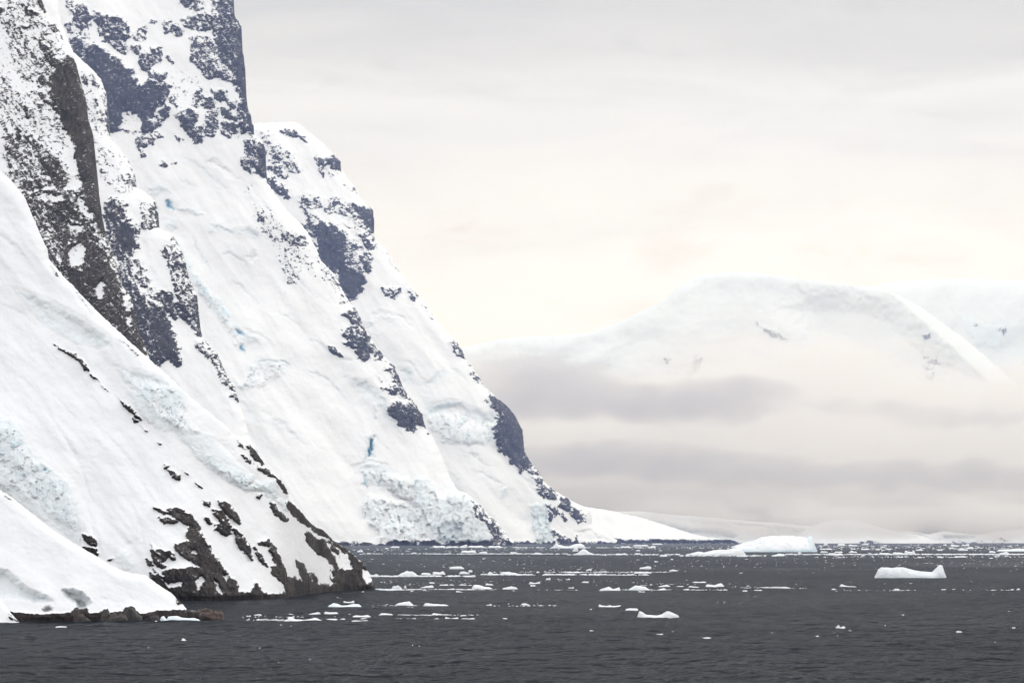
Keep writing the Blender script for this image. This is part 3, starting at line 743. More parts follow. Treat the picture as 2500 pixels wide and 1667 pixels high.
# ---- B1: the near headland with its snow slope (0.48 - 0.58 km)
OUT_B1 = pl("-150,300 -60,370 0,418 24,436 45,462 62,484 86,543 100,575 116,608 119,632 136,652 155,674 179,698 207,728 235,757 260,781 286,805 320,836 354,866 386,896 417,922 438,943 470,972 507,1003 530,1022 551,1038 566,1055 588,1068 611,1083 626,1102 641,1125 656,1146 668,1153 680,1162 692,1178 702,1199 706,1215 712,1225 726,1240 739,1252 750,1268 762,1280 775,1288 789,1294 802,1306 813,1317 825,1326 837,1332 848,1340 856,1348 868,1357 880,1368 889,1379 897,1390 904,1402 909,1416 912,1428 916,1441 860,1441 790,1444 757,1449 752,1456 728,1457 727,1463 640,1464 581,1466 447,1469 -150,1472")
BASE_B1 = shore([(-200, 1470), (447, 1468), (581, 1465), (727, 1461), (757, 1448), (860, 1440.5), (916, 1440)])
ROCK_B1 = [(a, pl(s)) for a, s in [
 (1.4, "411,1245 438,1242 471,1260 486,1284 483,1296 501,1320 516,1350 533,1371 551,1397 572,1415 581,1442 583,1470 440,1472 405,1450 375,1418 369,1397 396,1418 402,1433 429,1427 405,1412 399,1394 429,1388 465,1385 501,1388 465,1365 432,1341 429,1329 459,1320 456,1302 465,1281 438,1266"),
 (1, "378,1239 390,1239 411,1254 399,1254"), (.6, "387,1260 400,1262 429,1263 432,1272 402,1278"),
 (.9, "369,1328 387,1340 402,1343 408,1355 425,1365 426,1352 415,1343 405,1345 405,1360 395,1375 402,1380 398,1385 385,1378 375,1360"), (1, "359,1365 371,1366 373,1378 362,1380"),
 (.8, "376,1384 384,1395 399,1408 396,1413 380,1402"), (.9, "205,1302 218,1305 232,1316 235,1330 222,1328 211,1320"), (1.1, "207,1335 222,1333 236,1338 236,1356 220,1347"),
 (.5, "495,1219 510,1222 513,1237 501,1232"), (1.1, "536,1225 557,1230 581,1263 584,1275 560,1257 542,1239"), (.8, "519,1245 539,1242 557,1269 563,1300 551,1305 527,1290 527,1278 545,1281"),
 (1, "498,1262 506,1263 516,1276 510,1277"), (.9, "569,1287 578,1290 605,1329 617,1365 596,1344 578,1320"), (.7, "620,1335 632,1347 653,1382 632,1365"),
 (.8, "632,1323 656,1317 673,1338 685,1371 700,1403 712,1425 690,1410 680,1395 667,1359 655,1332"), (.3, "659,1380 680,1385 700,1405 715,1430 690,1420 665,1400"),
 (1.2, "581,1440 600,1448 614,1444 622,1422 630,1425 640,1447 655,1450 700,1449 715,1455 728,1470 575,1472"),
 (1.0, "691,1419 719,1411 753,1428 757,1423 800,1432 850,1428 860,1446 779,1447 757,1451 749,1458 727,1460 705,1445"),
 (1.5, "815,1394 862,1389 842,1353 858,1347 876,1366 900,1390 912,1411 922,1436 922,1446 834,1446 830,1428 813,1411"),
 (1.1, "747,1300 757,1306 774,1319 791,1321 798,1340 813,1360 823,1391 813,1385 798,1355 781,1351 749,1317"), (.6, "802,1319 820,1340 838,1352 850,1370 862,1389 850,1377 830,1355 812,1340"),
 (.7, "700,1225 715,1226 740,1250 765,1280 792,1294 817,1318 842,1334 860,1348 842,1347 800,1312 765,1292 735,1270 712,1252"),
 (1, "725,1368 736,1379 753,1406 757,1436 745,1419 738,1402"), (.8, "760,1404 775,1412 770,1422"), (1.2, "780,1432 830,1425 840,1446 770,1448"),
 (.4, "563,1056 593,1089 600,1098 585,1090"), (1.1, "602,1086 612,1088 632,1108 649,1131 640,1133 618,1112"), (.6, "590,1108 605,1118 617,1131 600,1122"),
 (.6, "626,1134 650,1143 668,1158 684,1172 704,1203 694,1199 672,1165 640,1150"), (.9, "659,1223 668,1230 682,1250 700,1268 690,1268 668,1247"),
 (.3, "130,838 150,848 165,855 190,868 205,880 217,904 205,900 190,880 165,862 145,850"), (.6, "195,878 205,880 217,904 208,900"), (.6, "220,911 235,923 228,922"), (.15, "238,928 268,955 262,952"),
 (.8, "292,973 304,979 328,1003 343,1023 335,1017 304,990"), (.6, "324,1017 336,1029 330,1028"), (.1, "340,1036 365,1053 355,1052"), (.7, "402,1134 410,1137 409,1143 403,1141"),
 (1.1, "412,1148 424,1151 437,1164 437,1170 420,1160"), (.5, "476,1175 495,1190 488,1187"), (.0, "443,1146 462,1158 460,1162"), (.0, "120,640 150,680 135,672"), (.1, "180,700 232,760 225,765 190,722"), (.1, "290,825 345,868 335,868"),
 (.6, "627,1206 636,1208 635,1214 629,1213"), (.5, "387,1078 394,1084 390,1083"), (.3, "262,1366 275,1362 270,1368")]]
SNOW_B1 = [pl("474,1418 492,1404 497,1414 484,1437"), pl("522,1416 537,1428 543,1448 528,1438"), pl("545,1404 557,1403 552,1416"), pl("471,1343 477,1343 477,1348 471,1348"),
 pl("885,1388 900,1396 906,1415 897,1422 888,1408"), pl("410,1425 440,1420 440,1426 415,1430"), pl("830,1345 845,1352 860,1384 842,1388 820,1360"), pl("765,1385 810,1375 815,1408 800,1415 770,1405")]
ICE_SHADE_B1 = [(a, pl(s)) for a, s in [
 (.17, "-150,1005 0,1014 33,1026 57,1059 66,1083 98,1122 128,1145 167,1172 185,1202 197,1266 200,1330 180,1320 100,1265 30,1215 -150,1150"),
 (.26, "-20,1015 33,1026 57,1059 55,1090 30,1100 -20,1110"), (.42, "24,1078 55,1070 58,1085 40,1095 24,1098"), (.5, "-10,1098 8,1100 8,1114 -10,1112"),
 (.35, "78,1135 105,1128 130,1145 118,1160 90,1150"), (.95, "105,1142 112,1140 112,1149 106,1150"), (.27, "120,1158 150,1165 170,1180 165,1205 130,1210 115,1180"),
 (.14, "30,705 110,728 200,775 262,818 268,845 240,850 180,838 100,790"), (.25, "225,820 265,825 265,845 235,846"),  # shading of the snow hollow, tinted in with pale ice colour
 (.16, "278,893 300,898 340,905 395,920 440,945 450,960 455,1000 445,1015 420,1000 380,985 330,950 300,925"), (.22, "400,950 445,945 455,1000 450,1015 420,1000 405,975"),
 (.75, "365,952 372,958 376,961 370,962"), (.4, "362,950 380,955 378,970 365,964"), (.2, "300,940 370,975 400,1020 430,1050 400,1055 350,1020"), (.3, "368,1010 382,1015 382,1040 372,1030"), (.3, "398,1012 420,1012 440,1030 405,1030"),
 (.17, "238,930 280,960 312,970 308,985 290,975"), (.14, "400,1010 470,1045 520,1060 560,1110 610,1150 618,1160 560,1135 500,1110 440,1075"),
 (.22, "460,1085 520,1110 570,1140 622,1158 620,1180 600,1180 680,1170 680,1215 660,1225 640,1200 600,1200 540,1165 480,1120"), (.36, "560,1155 590,1165 600,1185 570,1180"), (.32, "620,1172 645,1180 640,1200 625,1192"),
 (.2, "680,1215 705,1225 712,1250 690,1245"), (.25, "315,1395 330,1393 328,1400"), (.06, "325,1305 350,1300 358,1325 340,1330"), (.15, "268,1360 310,1340 330,1395 300,1392")]]
DENT_B1 = [(16, 30, pl("30,705 110,728 200,775 262,818 268,845 240,850 180,838 100,790")), (14, 22, pl("278,893 340,905 395,920 425,940 400,950 365,948 320,930")),
 (9, 14, pl("405,950 445,945 455,1000 450,1015 420,1000")), (8, 4, pl("105,1141 112,1139 113,1150 106,1151")), (12, 18, pl("520,1070 560,1085 600,1140 618,1158 570,1130")),
 (8, 5, pl("365,950 376,956 376,963 368,963")), (10, 30, pl("180,1170 215,1230 235,1300 250,1370 225,1300 200,1230")), (8, 25, pl("270,1280 330,1320 350,1380 300,1340")),
 (6, 14, pl("238,930 280,960 312,970 308,985 290,975"))]
SHELF_B = [stroke(s, w) for s, w in [("-40,560 0,572 40,600 70,640", 9), ("90,930 150,980 200,1040", 5), ("220,1020 290,1090 330,1140", 4), ("0,740 50,760 90,800", 7), ("120,1010 170,1080 205,1150 230,1240", 9), ("320,1230 345,1280 352,1330", 8),
 ("455,1360 480,1400 500,1430", 4), ("620,1440 600,1400 585,1380", 6), ("600,1270 640,1300 670,1320", 6), ("300,1120 350,1180 380,1230", 5), ("420,880 460,930 520,985", 6)]]
DENT_B1 += [(6, 10, q) for q in SHELF_B]
ICE_SHADE_B1 += [(.08, q) for q in SHELF_B]
M_B1 = mat_terrain("snow_rock_near", 0.085, (0.034, 0.031, 0.031), (0.080, 0.072, 0.067), flow=48, stretch=1.6, amp=5.0, bump=3.6, ledge=1.1, snow=(0.80, 0.807, 0.822))
relief("headland", OUT_B1, None, BASE_B1, k=0.88, step=2.2, rocks=ROCK_B1, snows=SNOW_B1, ices=ICE_SHADE_B1, dents=DENT_B1, mat=M_B1, soft=3.5, seed=20.0, big=12,
       back=120, warp=3.0, rockamp=1.8,
       serac=[(8, 16, pl("-150,1020 0,1030 40,1045 70,1105 130,1160 180,1215 190,1300 120,1265 30,1205 -150,1150")), (8, 18, pl("285,900 345,912 400,925 445,950 452,1005 500,1060 440,1060 380,1020 320,950")), (8, 14, pl("500,1120 570,1145 620,1160 622,1178 675,1172 682,1212 705,1228 712,1250 680,1235 640,1200 600,1198 540,1165"))], round_w=26, flow=(.62, .78), jag=1.5)

# ---- A: the nearest snow slope (0.35 km)
OUT_A = pl("-150,1110 0,1195 30,1214 74,1250 128,1292 179,1325 205,1340 238,1358 268,1378 300,1394 330,1400 358,1404 387,1427 417,1446 441,1468 450,1478 457,1488 475,1490 495,1500 520,1512 522,1517 460,1517 300,1518.5 -150,1520")
BASE_A = shore([(-200, 1519), (50, 1518.5), (300, 1517.5), (522, 1515)])
ROCK_SHADE_A = [(a, pl(s)) for a, s in [
 (.7, "0,1193 10,1200 28,1219 14,1211"), (1.6, "22,1492 40,1495 60,1498 100,1500 140,1498 175,1496 184,1484 196,1495 205,1498 245,1496 256,1487 268,1496 300,1492 306,1484 318,1480 330,1488 344,1500 356,1498 370,1492 390,1489 420,1490 456,1487 480,1488 500,1500 530,1516 530,1530 15,1530"),
 (1.6, "428,1458 440,1460 447,1470 436,1468"), (1.6, "188,1485 213,1485 214,1493 192,1494")]]  # last patch paints the dark of the cave mouth in rock colour
ICE_A = [(a, pl(s)) for a, s in [
 (.14, "-150,1375 0,1384 15,1388 35,1405 55,1425 85,1440 110,1450 128,1465 115,1470 85,1473 55,1460 0,1455 -150,1450"), (.24, "85,1440 112,1452 128,1465 112,1470 95,1458"), (.3, "20,1408 35,1410 35,1416 22,1412"),
 (.13, "150,1432 175,1430 200,1440 222,1458 228,1470 214,1478 212,1488 190,1480 180,1472 160,1460"), (.12, "238,1455 250,1450 270,1458 300,1468 285,1470 245,1462"), (.08, "310,1442 345,1450 350,1465 325,1462")]]
DENT_A = [(30, 16, pl("-150,1380 0,1388 15,1392 35,1408 55,1428 85,1443 110,1453 126,1465 112,1470 85,1473 55,1462 50,1460 0,1460 -150,1455")),
 (40, 12, pl("152,1440 175,1438 200,1448 218,1462 222,1472 214,1480 210,1488 192,1488 178,1470 162,1458")), (30, 8, pl("180,1462 200,1462 212,1474 212,1485 195,1484")),
 (30, 7, pl("102,1484 118,1480 130,1486 128,1492 108,1494")), (5, 12, pl("238,1455 250,1450 270,1458 300,1468 285,1472 245,1464"))]
M_A = mat_terrain("snow_rock_shore", 0.052, (0.030, 0.026, 0.025), (0.060, 0.050, 0.044), flow=25, stretch=1.4, amp=3.2, bump=3.2, ledge=.8, snow=(0.80, 0.807, 0.822))
relief("shore_slope", OUT_A, None, BASE_A, k=0.85, step=1.7, rocks=ROCK_SHADE_A, ices=ICE_A, dents=DENT_A, mat=M_A, soft=3.0, seed=31.0, big=8, rib=3, back=90,
       warp=2.2, rockamp=1.1, round_w=22, flow=(.8, .6), jag=1.0)
OUT_A0 = pl("-150,1420 -60,1448 0,1462 12,1474 20,1484 27,1496 36,1506 49,1519 20,1522 -150,1523")
BASE_A0 = shore([(-200, 1522), (60, 1520)])
relief("snow_tongue", OUT_A0, None, BASE_A0, k=0.9, step=1.5, rocks=[(1, pl("22,1504 30,1506 33,1512 26,1511")), (.8, pl("20,1496 28,1501 27,1503")), (.8, pl("34,1506 44,1516 38,1512"))],
       mat=M_A, soft=2.5, seed=35.0, big=4, rib=2, back=60, warp=1.2, round_w=16, flow=(.8, .6), jag=.8)

# ---- F: the low snow tongue beyond the spur (10.5 km)
OUT_F = pl("1300,1200 1400,1228 1427,1236 1470,1243 1532,1256 1575,1266 1620,1280 1660,1293 1697,1305 1731,1312 1783,1315 1800,1322 1806,1326.8 1300,1326.8")
BASE_F = shore([(1200, 1326.6), (1810, 1326.6)])
relief("low_point", OUT_F, None, BASE_F, k=1.5, step=2.2, rocks=[(.75, pl("1500,1312 1527,1321 1560,1320 1590,1321 1597,1316 1625,1320 1655,1318 1700,1321 1730,1320 1780,1317 1810,1325 1810,1330 1500,1330"))],
       mat=mat_terrain("snow_rock_point", 1.5, (0.045, 0.045, 0.05), (0.06, 0.06, 0.064), flow=20), seed=40.0, big=6, rib=2, round_w=14, back=150, warp=1.5)
# ---- G: far glacier hills (13 - 15 km)
OUT_G = pl("1380,1240 1440,1243 1513,1248 1560,1247 1620,1254 1680,1259 1730,1262 1790,1268 1860,1274 1900,1276 1960,1282 1995,1285 2050,1292 2100,1300 2200,1312 2300,1320 2350,1326 1380,1326")
BASE_G = shore([(1200, 1325.6), (2600, 1325.6)])
ROCK_G = [(.1, pl("1400,1324.2 2600,1324.0 2600,1331 1400,1331")), (.5, pl("2015,1323 2040,1316 2070,1320 2110,1324")), (.4, pl("2110,1324 2135,1317 2160,1324")), (-.2, pl("1600,1290 1625,1288 1650,1300 1620,1300"))]
SHADE_G = [(.20, pl("1590,1272 1650,1280 1690,1290 1720,1290 1760,1292 1800,1310 1790,1322 1700,1312 1640,1300")), (.14, pl("1560,1250 1700,1262 1830,1272 1870,1276 1870,1290 1790,1284 1700,1272")),
 (.26, pl("1885,1288 1910,1280 1945,1285 1960,1300 1940,1312 1890,1305")), (.16, pl("1945,1280 1990,1285 2020,1305 1990,1310 1960,1295"))]  # bluish shaded areas of the hills, painted in through the ice tint
DENT_G = [(16, 14, pl("1590,1272 1650,1280 1690,1290 1720,1290 1760,1292 1800,1310 1790,1322 1700,1312 1640,1300")), (14, 12, pl("1885,1285 1930,1278 1960,1298 1940,1312 1895,1308")), (12, 10, pl("1780,1275 1860,1280 1880,1290 1800,1286"))]
M_G = mat_terrain("snow_far_hills", 2.0, (0.06, 0.06, 0.07), (0.08, 0.08, 0.09), flow=20, snow=(0.84, 0.85, 0.87))
relief("far_hills", OUT_G, None, BASE_G, k=1.0, step=2.6, rocks=ROCK_G, ices=SHADE_G, dents=DENT_G, mat=M_G, seed=50.0, big=10, rib=6, round_w=12, back=200, warp=2, decay=30)
OUT_G2 = pl("1930,1326 1945,1308 1975,1288 2010,1274 2060,1267 2100,1272 2140,1284 2180,1296 2240,1304 2290,1322 2300,1326")
relief("far_hills", OUT_G2, None, shore([(1200, 1325.9), (2700, 1325.9)]), k=1.1, step=2.6, rocks=[(.5, pl("2100,1324 2130,1319 2150,1325"))], mat=M_G, seed=53.0, big=8, rib=3, round_w=12, back=200, warp=2)
OUT_G3 = pl("2060,1310 2130,1296 2170,1293 2220,1296 2270,1303 2300,1296 2340,1300 2390,1305 2430,1297 2480,1292 2560,1288 2700,1285 2700,1326 2060,1326")
relief("far_hills", OUT_G3, None, shore([(1200, 1325.3), (2700, 1325.3)]), k=1.0, step=2.6, rocks=[(.1, pl("2060,1323.6 2700,1323.6 2700,1331 2060,1331")), (-.1, pl("2440,1310 2470,1320 2450,1318"))],
       ices=[(.22, pl("2180,1298 2255,1302 2260,1312 2200,1308")), (.18, pl("2300,1302 2390,1302 2380,1322 2300,1322")), (.16, pl("2420,1304 2460,1308 2440,1320"))],
       dents=[(14, 10, pl("2180,1298 2255,1302 2260,1312 2200,1308")), (10, 10, pl("2300,1306 2390,1306 2380,1320 2300,1320"))], mat=M_G, seed=56.0, big=8, rib=8, round_w=10, back=200, warp=2)

# ---- H, I: the high snow dome half lost in cloud (30 km) and the shoulder behind it
M_H = mat_terrain("snow_dome_cloud_shade", 2.3, (0.16, 0.17, 0.19), (0.2, 0.21, 0.23), flow=-35, snow=(0.77, 0.80, 0.81))  # snow colour darkened and blued to stand for cloud shade
OUT_H = pl("1000,870 1080,860 1150,843 1220,828 1288,821 1360,818 1437,812 1500,790 1552,766 1595,745 1626,726 1648,706 1667,692 1695,678 1724,670 1781,664 1840,665 1896,671 1950,679 2011,687 2070,694 2126,701 2170,710 2206,727 2240,745 2270,765 2310,795 2356,826 2390,855 2424,885 2465,922 2540,980 2600,1200 1000,1200")
ROCK_H = [(a, pl(s)) for a, s in [(0.20, "1665,940 1700,905 1712,865 1706,860 1690,890 1668,920"), (0.30, "2245,905 2262,880 2285,875 2275,930 2262,920"), (0.40, "2258,818 2268,815 2264,828"), (0.10, "1850,790 1900,815 1925,830 1890,820"), (0.30, "1628,870 1638,872 1630,880"),
 (0.40, "1285,1060 1330,1050 1340,1040 1320,1080 1290,1090"), (0.40, "1400,1080 1420,1050 1465,1040 1440,1070 1410,1100")]]
ICE_H = [(.3, pl("1848,788 1885,800 1905,825 1880,822 1860,805")), (.3, pl("1955,795 1975,810 1970,830 1955,820"))]
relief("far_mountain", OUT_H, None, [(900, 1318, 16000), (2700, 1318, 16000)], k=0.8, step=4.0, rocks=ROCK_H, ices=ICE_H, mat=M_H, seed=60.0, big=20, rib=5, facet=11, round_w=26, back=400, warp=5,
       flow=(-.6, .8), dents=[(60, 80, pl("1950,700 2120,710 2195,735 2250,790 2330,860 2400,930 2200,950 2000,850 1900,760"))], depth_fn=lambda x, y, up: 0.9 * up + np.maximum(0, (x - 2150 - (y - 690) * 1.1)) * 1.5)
OUT_I = pl("2080,720 2160,690 2240,682 2350,680 2500,684 2750,690 2750,1200 2080,1200")
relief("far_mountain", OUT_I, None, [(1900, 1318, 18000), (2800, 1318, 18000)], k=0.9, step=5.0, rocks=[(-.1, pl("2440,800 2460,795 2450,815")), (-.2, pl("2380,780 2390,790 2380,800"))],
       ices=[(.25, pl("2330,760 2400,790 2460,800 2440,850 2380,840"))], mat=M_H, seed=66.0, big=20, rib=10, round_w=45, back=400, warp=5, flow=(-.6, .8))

# ================================================================ WATER
def build_water():
    m = bpy.data.materials.new("sea_water"); m.use_nodes = True
    t = m.node_tree; t.nodes.clear()
    new, l = nodes_of(t)
    out = new('ShaderNodeOutputMaterial')
    df = new('ShaderNodeBsdfDiffuse'); df.inputs[0].default_value = (0.013, 0.015, 0.019, 1)
    gl = new('ShaderNodeBsdfAnisotropic', inp={'Roughness': 0.10})
    gl.inputs[0].default_value = (0.89, 0.94, 1.0, 1)
    fr = new('ShaderNodeFresnel', inp={'IOR': 1.33})
    fm = new('ShaderNodeMath', operation='MULTIPLY'); l.new(fr.outputs[0], fm.inputs[0]); 
    gu = new('ShaderNodeTexNoise', inp={'Scale': 0.006, 'Detail': 4.0, 'Roughness': 0.6, 'Distortion': 0.6})
    gg = new('ShaderNodeNewGeometry'); gm = new('ShaderNodeMapping'); gm.inputs['Scale'].default_value = (1.0, .45, 1)
    l.new(gg.outputs['Position'], gm.inputs[0]); l.new(gm.outputs[0], gu.inputs['Vector'])
    gr = new('ShaderNodeMapRange', inp={1: .3, 2: .7, 3: .46, 4: .86}); l.new(gu.outputs[0], gr.inputs[0]); l.new(gr.outputs[0], fm.inputs[1])
    ms = new('ShaderNodeMixShader')
    l.new(fm.outputs[0], ms.inputs[0]); l.new(df.outputs[0], ms.inputs[1]); l.new(gl.outputs[0], ms.inputs[2])
    l.new(ms.outputs[0], out.inputs[0])
    geo = new('ShaderNodeNewGeometry')
    hs = None
    for sc, st, det, w in ((2.4, (1.0, 1.0, 1), 8.0, 1.5), (0.35, (1.0, 1.0, 1), 4.0, 2.8), (0.02, (0.5, 1, 1), 3.0, 3.0)):
        mp = new('ShaderNodeMapping')
        mp.inputs['Scale'].default_value = st
        mp.inputs['Rotation'].default_value = (0, 0, math.radians(8))
        l.new(geo.outputs['Position'], mp.inputs[0])
        n = new('ShaderNodeTexNoise', inp={'Scale': sc, 'Detail': det, 'Roughness': 0.62, 'Distortion': 0.3})
        l.new(mp.outputs[0], n.inputs['Vector'])
        k = new('ShaderNodeMath', operation='MULTIPLY_ADD')
        l.new(n.outputs[0], k.inputs[0]); k.inputs[1].default_value = w
        if hs is None: k.inputs[2].default_value = 0
        else: l.new(hs, k.inputs[2])
        hs = k.outputs[0]
    bp = new('ShaderNodeBump', inp={'Strength': 1.0, 'Distance': 0.85})
    l.new(hs, bp.inputs['Height'])
    for q in (df, gl, fr):
        l.new(bp.outputs[0], q.inputs['Normal'])
    rows = []
    y = 100.0
    while y < 700:
        rows.append(y); y *= 1.002
    while y < 2500:
        rows.append(y); y *= 1.004
    while y < 20500:
        rows.append(y); y *= 1.02
    rows = np.array(rows)
    cols = np.linspace(-0.25, 0.25, 560)
    side = np.array([-2.0, -1.0, -0.5]); cols = np.concatenate([side, cols, -side[::-1]])
    X = rows[:, None] * cols[None, :]; Y = np.repeat(rows[:, None], len(cols), 1)
    sp = np.maximum(np.gradient(rows)[:, None], 0.0015 * Y)      # grid spacing, waves shorter than this are left to the bump
    Z = np.zeros_like(X)
    for lam, a, s in ((34, .10, 1), (15, .12, 2), (7.5, .20, 3), (3.6, .21, 4), (1.9, .14, 5)):
        fade = np.clip((lam / sp - 2.5) / 3, 0, 1)
        Z += a * fade * (ridged(X / lam / 1.15 + Y / lam * .12, Y / lam, 2, .5, s * 7.7) * .6 + fbm(X / lam / 1.1, Y / lam, 2, .5, s * 3.1))
    Z -= 0.05
    nr, nc = X.shape
    idx = np.arange(nr * nc).reshape(nr, nc)
    f = np.stack([idx[:-1, :-1].ravel(), idx[:-1, 1:].ravel(), idx[1:, 1:].ravel(), idx[1:, :-1].ravel()], 1)
    V = np.stack([X.ravel(), Y.ravel(), Z.ravel()], 1)
    # water beside and behind the viewpoint
    b = len(V)
    V = np.concatenate([V, [[-6000, -3000, -.05], [6000, -3000, -.05], [6000, 100, -.05], [-6000, 100, -.05]]])
    f = np.concatenate([f, [[b, b + 1, b + 2, b + 3]]])
    tag(new_mesh("water", V, f, m), kind='structure')


build_water()

# ================================================================ FLOATING ICE
def mat_ice(name, top, side, ns=0.9, bd=0.3):
    m = bpy.data.materials.new(name); m.use_nodes = True
    t = m.node_tree; t.nodes.clear()
    new, l = nodes_of(t)
    out = new('ShaderNodeOutputMaterial'); bs = new('ShaderNodeBsdfPrincipled')
    l.new(bs.outputs[0], out.inputs[0])
    at = new('ShaderNodeAttribute', attribute_name='ice')
    geo = new('ShaderNodeNewGeometry')
    n = new('ShaderNodeTexNoise', inp={'Scale': ns, 'Detail': 5.0, 'Roughness': 0.65})
    l.new(geo.outputs['Position'], n.inputs['Vector'])
    a = new('ShaderNodeMath', operation='MULTIPLY_ADD')
    l.new(n.outputs[0], a.inputs[0]); a.inputs[1].default_value = 1.2
    b = new('ShaderNodeMath', operation='SUBTRACT'); l.new(at.outputs['Fac'], b.inputs[0]); b.inputs[1].default_value = 0.6
    l.new(b.outputs[0], a.inputs[2])
    mr = new('ShaderNodeMapRange', inp={1: 0.0, 2: 1.0}); l.new(a.outputs[0], mr.inputs[0])
    mx = new('ShaderNodeMix', data_type='RGBA'); l.new(mr.outputs[0], mx.inputs[0])
    mx.inputs[6].default_value = (*top, 1); mx.inputs[7].default_value = (*side, 1)
    l.new(mx.outputs[2], bs.inputs['Base Color'])
    bs.inputs['Roughness'].default_value = 0.6
    bs.inputs['Specular IOR Level'].default_value = 0.3
    bp = new('ShaderNodeBump', inp={'Strength': 0.9, 'Distance': bd}); l.new(n.outputs[0], bp.inputs['Height'])
    l.new(bp.outputs[0], bs.inputs['Normal'])
    return m


ICE_W = mat_ice("white_ice", (0.82, 0.83, 0.85), (0.50, 0.68, 0.77))
ICE_MID = mat_ice("berg_ice", (0.78, 0.80, 0.83), (0.50, 0.68, 0.77), .35, 1.6)
ICE_BIG = mat_ice("large_berg_ice", (0.85, 0.86, 0.88), (0.58, 0.73, 0.80), .12, 5.0)
ICE_BLUE = mat_ice("blue_ice", (0.84, 0.89, 0.92), (0.38, 0.62, 0.74))


def floe(x0, x1, yt, yb, prof=None, seed=0, deep=None, mat=None, rough=1.0, dome=3.2, name="ice_floe", label=None, cat="ice floe", group=None, bluefoot=0.35, bluezone=None):
    """a floating block: outline of its top edge from the photo, a rounded plan, real thickness, foot below the water"""
    Y0 = CAMH * F / (yb - HZ)
    mpp = Y0 / F
    W = (x1 - x0) * mpp; H = max((yt and (yb - yt) or 2) * mpp, 0.02)
    D = deep * W if deep else min(0.55 * W, 3.2 * H + 0.25 * W)
    wpx = x1 - x0
    nx = int(np.clip(wpx * 0.9, 10, 110)); ny = int(np.clip(nx * 0.45, 7, 34))
    u = np.linspace(0, 1, nx); v = np.sin(np.linspace(-np.pi / 2, np.pi / 2, ny))
    U, Vv = np.meshgrid(u, v)
    if prof is None:
        r = random.Random(seed)
        k = r.randint(2, 4)
        pts = [(0, .12)] + [((i + r.uniform(.2, .8)) / k, r.uniform(.35, 1)) for i in range(k)] + [(1, .1)]
        mx_ = max(p[1] for p in pts); pts = [(a, b / mx_) for a, b in pts]
    else:
        pts = prof
    P = np.interp(U + fbm(U * 5 + seed, Vv * 1.5, 2) * 0.025, [p[0] for p in pts], [p[1] for p in pts])
    # plan: superellipse with an uneven edge
    half = np.sqrt(np.clip(1 - np.abs(2 * U - 1) ** 3.0, 0, 1)) * (1 + 0.18 * perlin(U * 4 + seed * 3.1, Vv * 0 + 2.2)) + .06
    X = (U - .5) * W
    Yp = Vv * half * D * .5
    g = np.clip(1 - np.abs(Vv) ** dome, 0, 1) ** .7
    lump = 1 + rough * (0.18 * fbm(X / W * 9 + seed, Yp / D * 4, 3, .6) + .10 * ridged(X / W * 16 + seed, Yp / D * 8, 2))
    tiltv = 1 - 0.25 * (Vv * .5 + .5) * rough * np.sin(seed * 1.7)
    Z = H * P * g * lump * tiltv
    edge = np.minimum(np.minimum(U, 1 - U) * 12, 1)
    Z = Z * np.clip(edge + .35, 0, 1)
    rim = (np.abs(Vv) > .999) | (U < .001) | (U > .999)
    Z = np.where(rim, -0.25 * H - .15, Z)
    X = X * np.where(rim, 1.01, 1); 
    jit = 0.02 * W / nx * 10
    X = X + np.where(rim, 0, fbm(U * 7 + 9 + seed, Vv * 3, 2) * jit * .25)
    idx = np.arange(ny * nx).reshape(ny, nx)
    f = np.stack([idx[:-1, :-1].ravel(), idx[:-1, 1:].ravel(), idx[1:, 1:].ravel(), idx[1:, :-1].ravel()], 1)
    top = np.stack([X.ravel(), Yp.ravel(), Z.ravel()], 1)
    bot = top.copy(); bot[:, 2] = -np.abs(H) * 1.2 * np.sqrt(np.clip(1 - Vv.ravel() ** 2, 0, 1)) * np.clip(edge.ravel(), 0, 1) - .3 * H - .15
    n0 = len(top)
    fb = f[:, ::-1] + n0
    side = []
    ring = list(idx[0, :]) + list(idx[1:, -1]) + list(idx[-1, -2::-1]) + list(idx[-2:0:-1, 0])
    for a, b in zip(ring, ring[1:] + ring[:1]):
        side.append((b, a, a + n0, b + n0))
    F_ = np.concatenate([f, fb, np.array(side)])
    Yp = Yp + np.where(rim, 0, D * .16 * rough * (ridged(X / H * .35 + seed, Z / H * 1.3, 3, .55) + fbm(X / H * .9, Z / H * 2.2 + seed, 3, .6)))
    ice = np.clip((.34 - Z.ravel() / H) / .3, 0, 1) * bluefoot * 1.3
    if bluezone:
        zn = Z.ravel() / H; un = U.ravel()
        ice = np.maximum(ice, bluezone(un, zn))
    ice = np.concatenate([ice, np.ones(n0)])
    o = new_mesh(name, np.concatenate([top, bot]), F_, mat or ICE_W, attrs={'ice': ice}, smooth=True)
    xc = ((x0 + x1) / 2 - CX) * mpp
    o.location = (xc, Y0 + D * .5, 0)
    tag(o, label, cat, group)
    return o


def P_(s):
    return [tuple(float(q) for q in p.split(',')) for p in s.split()]


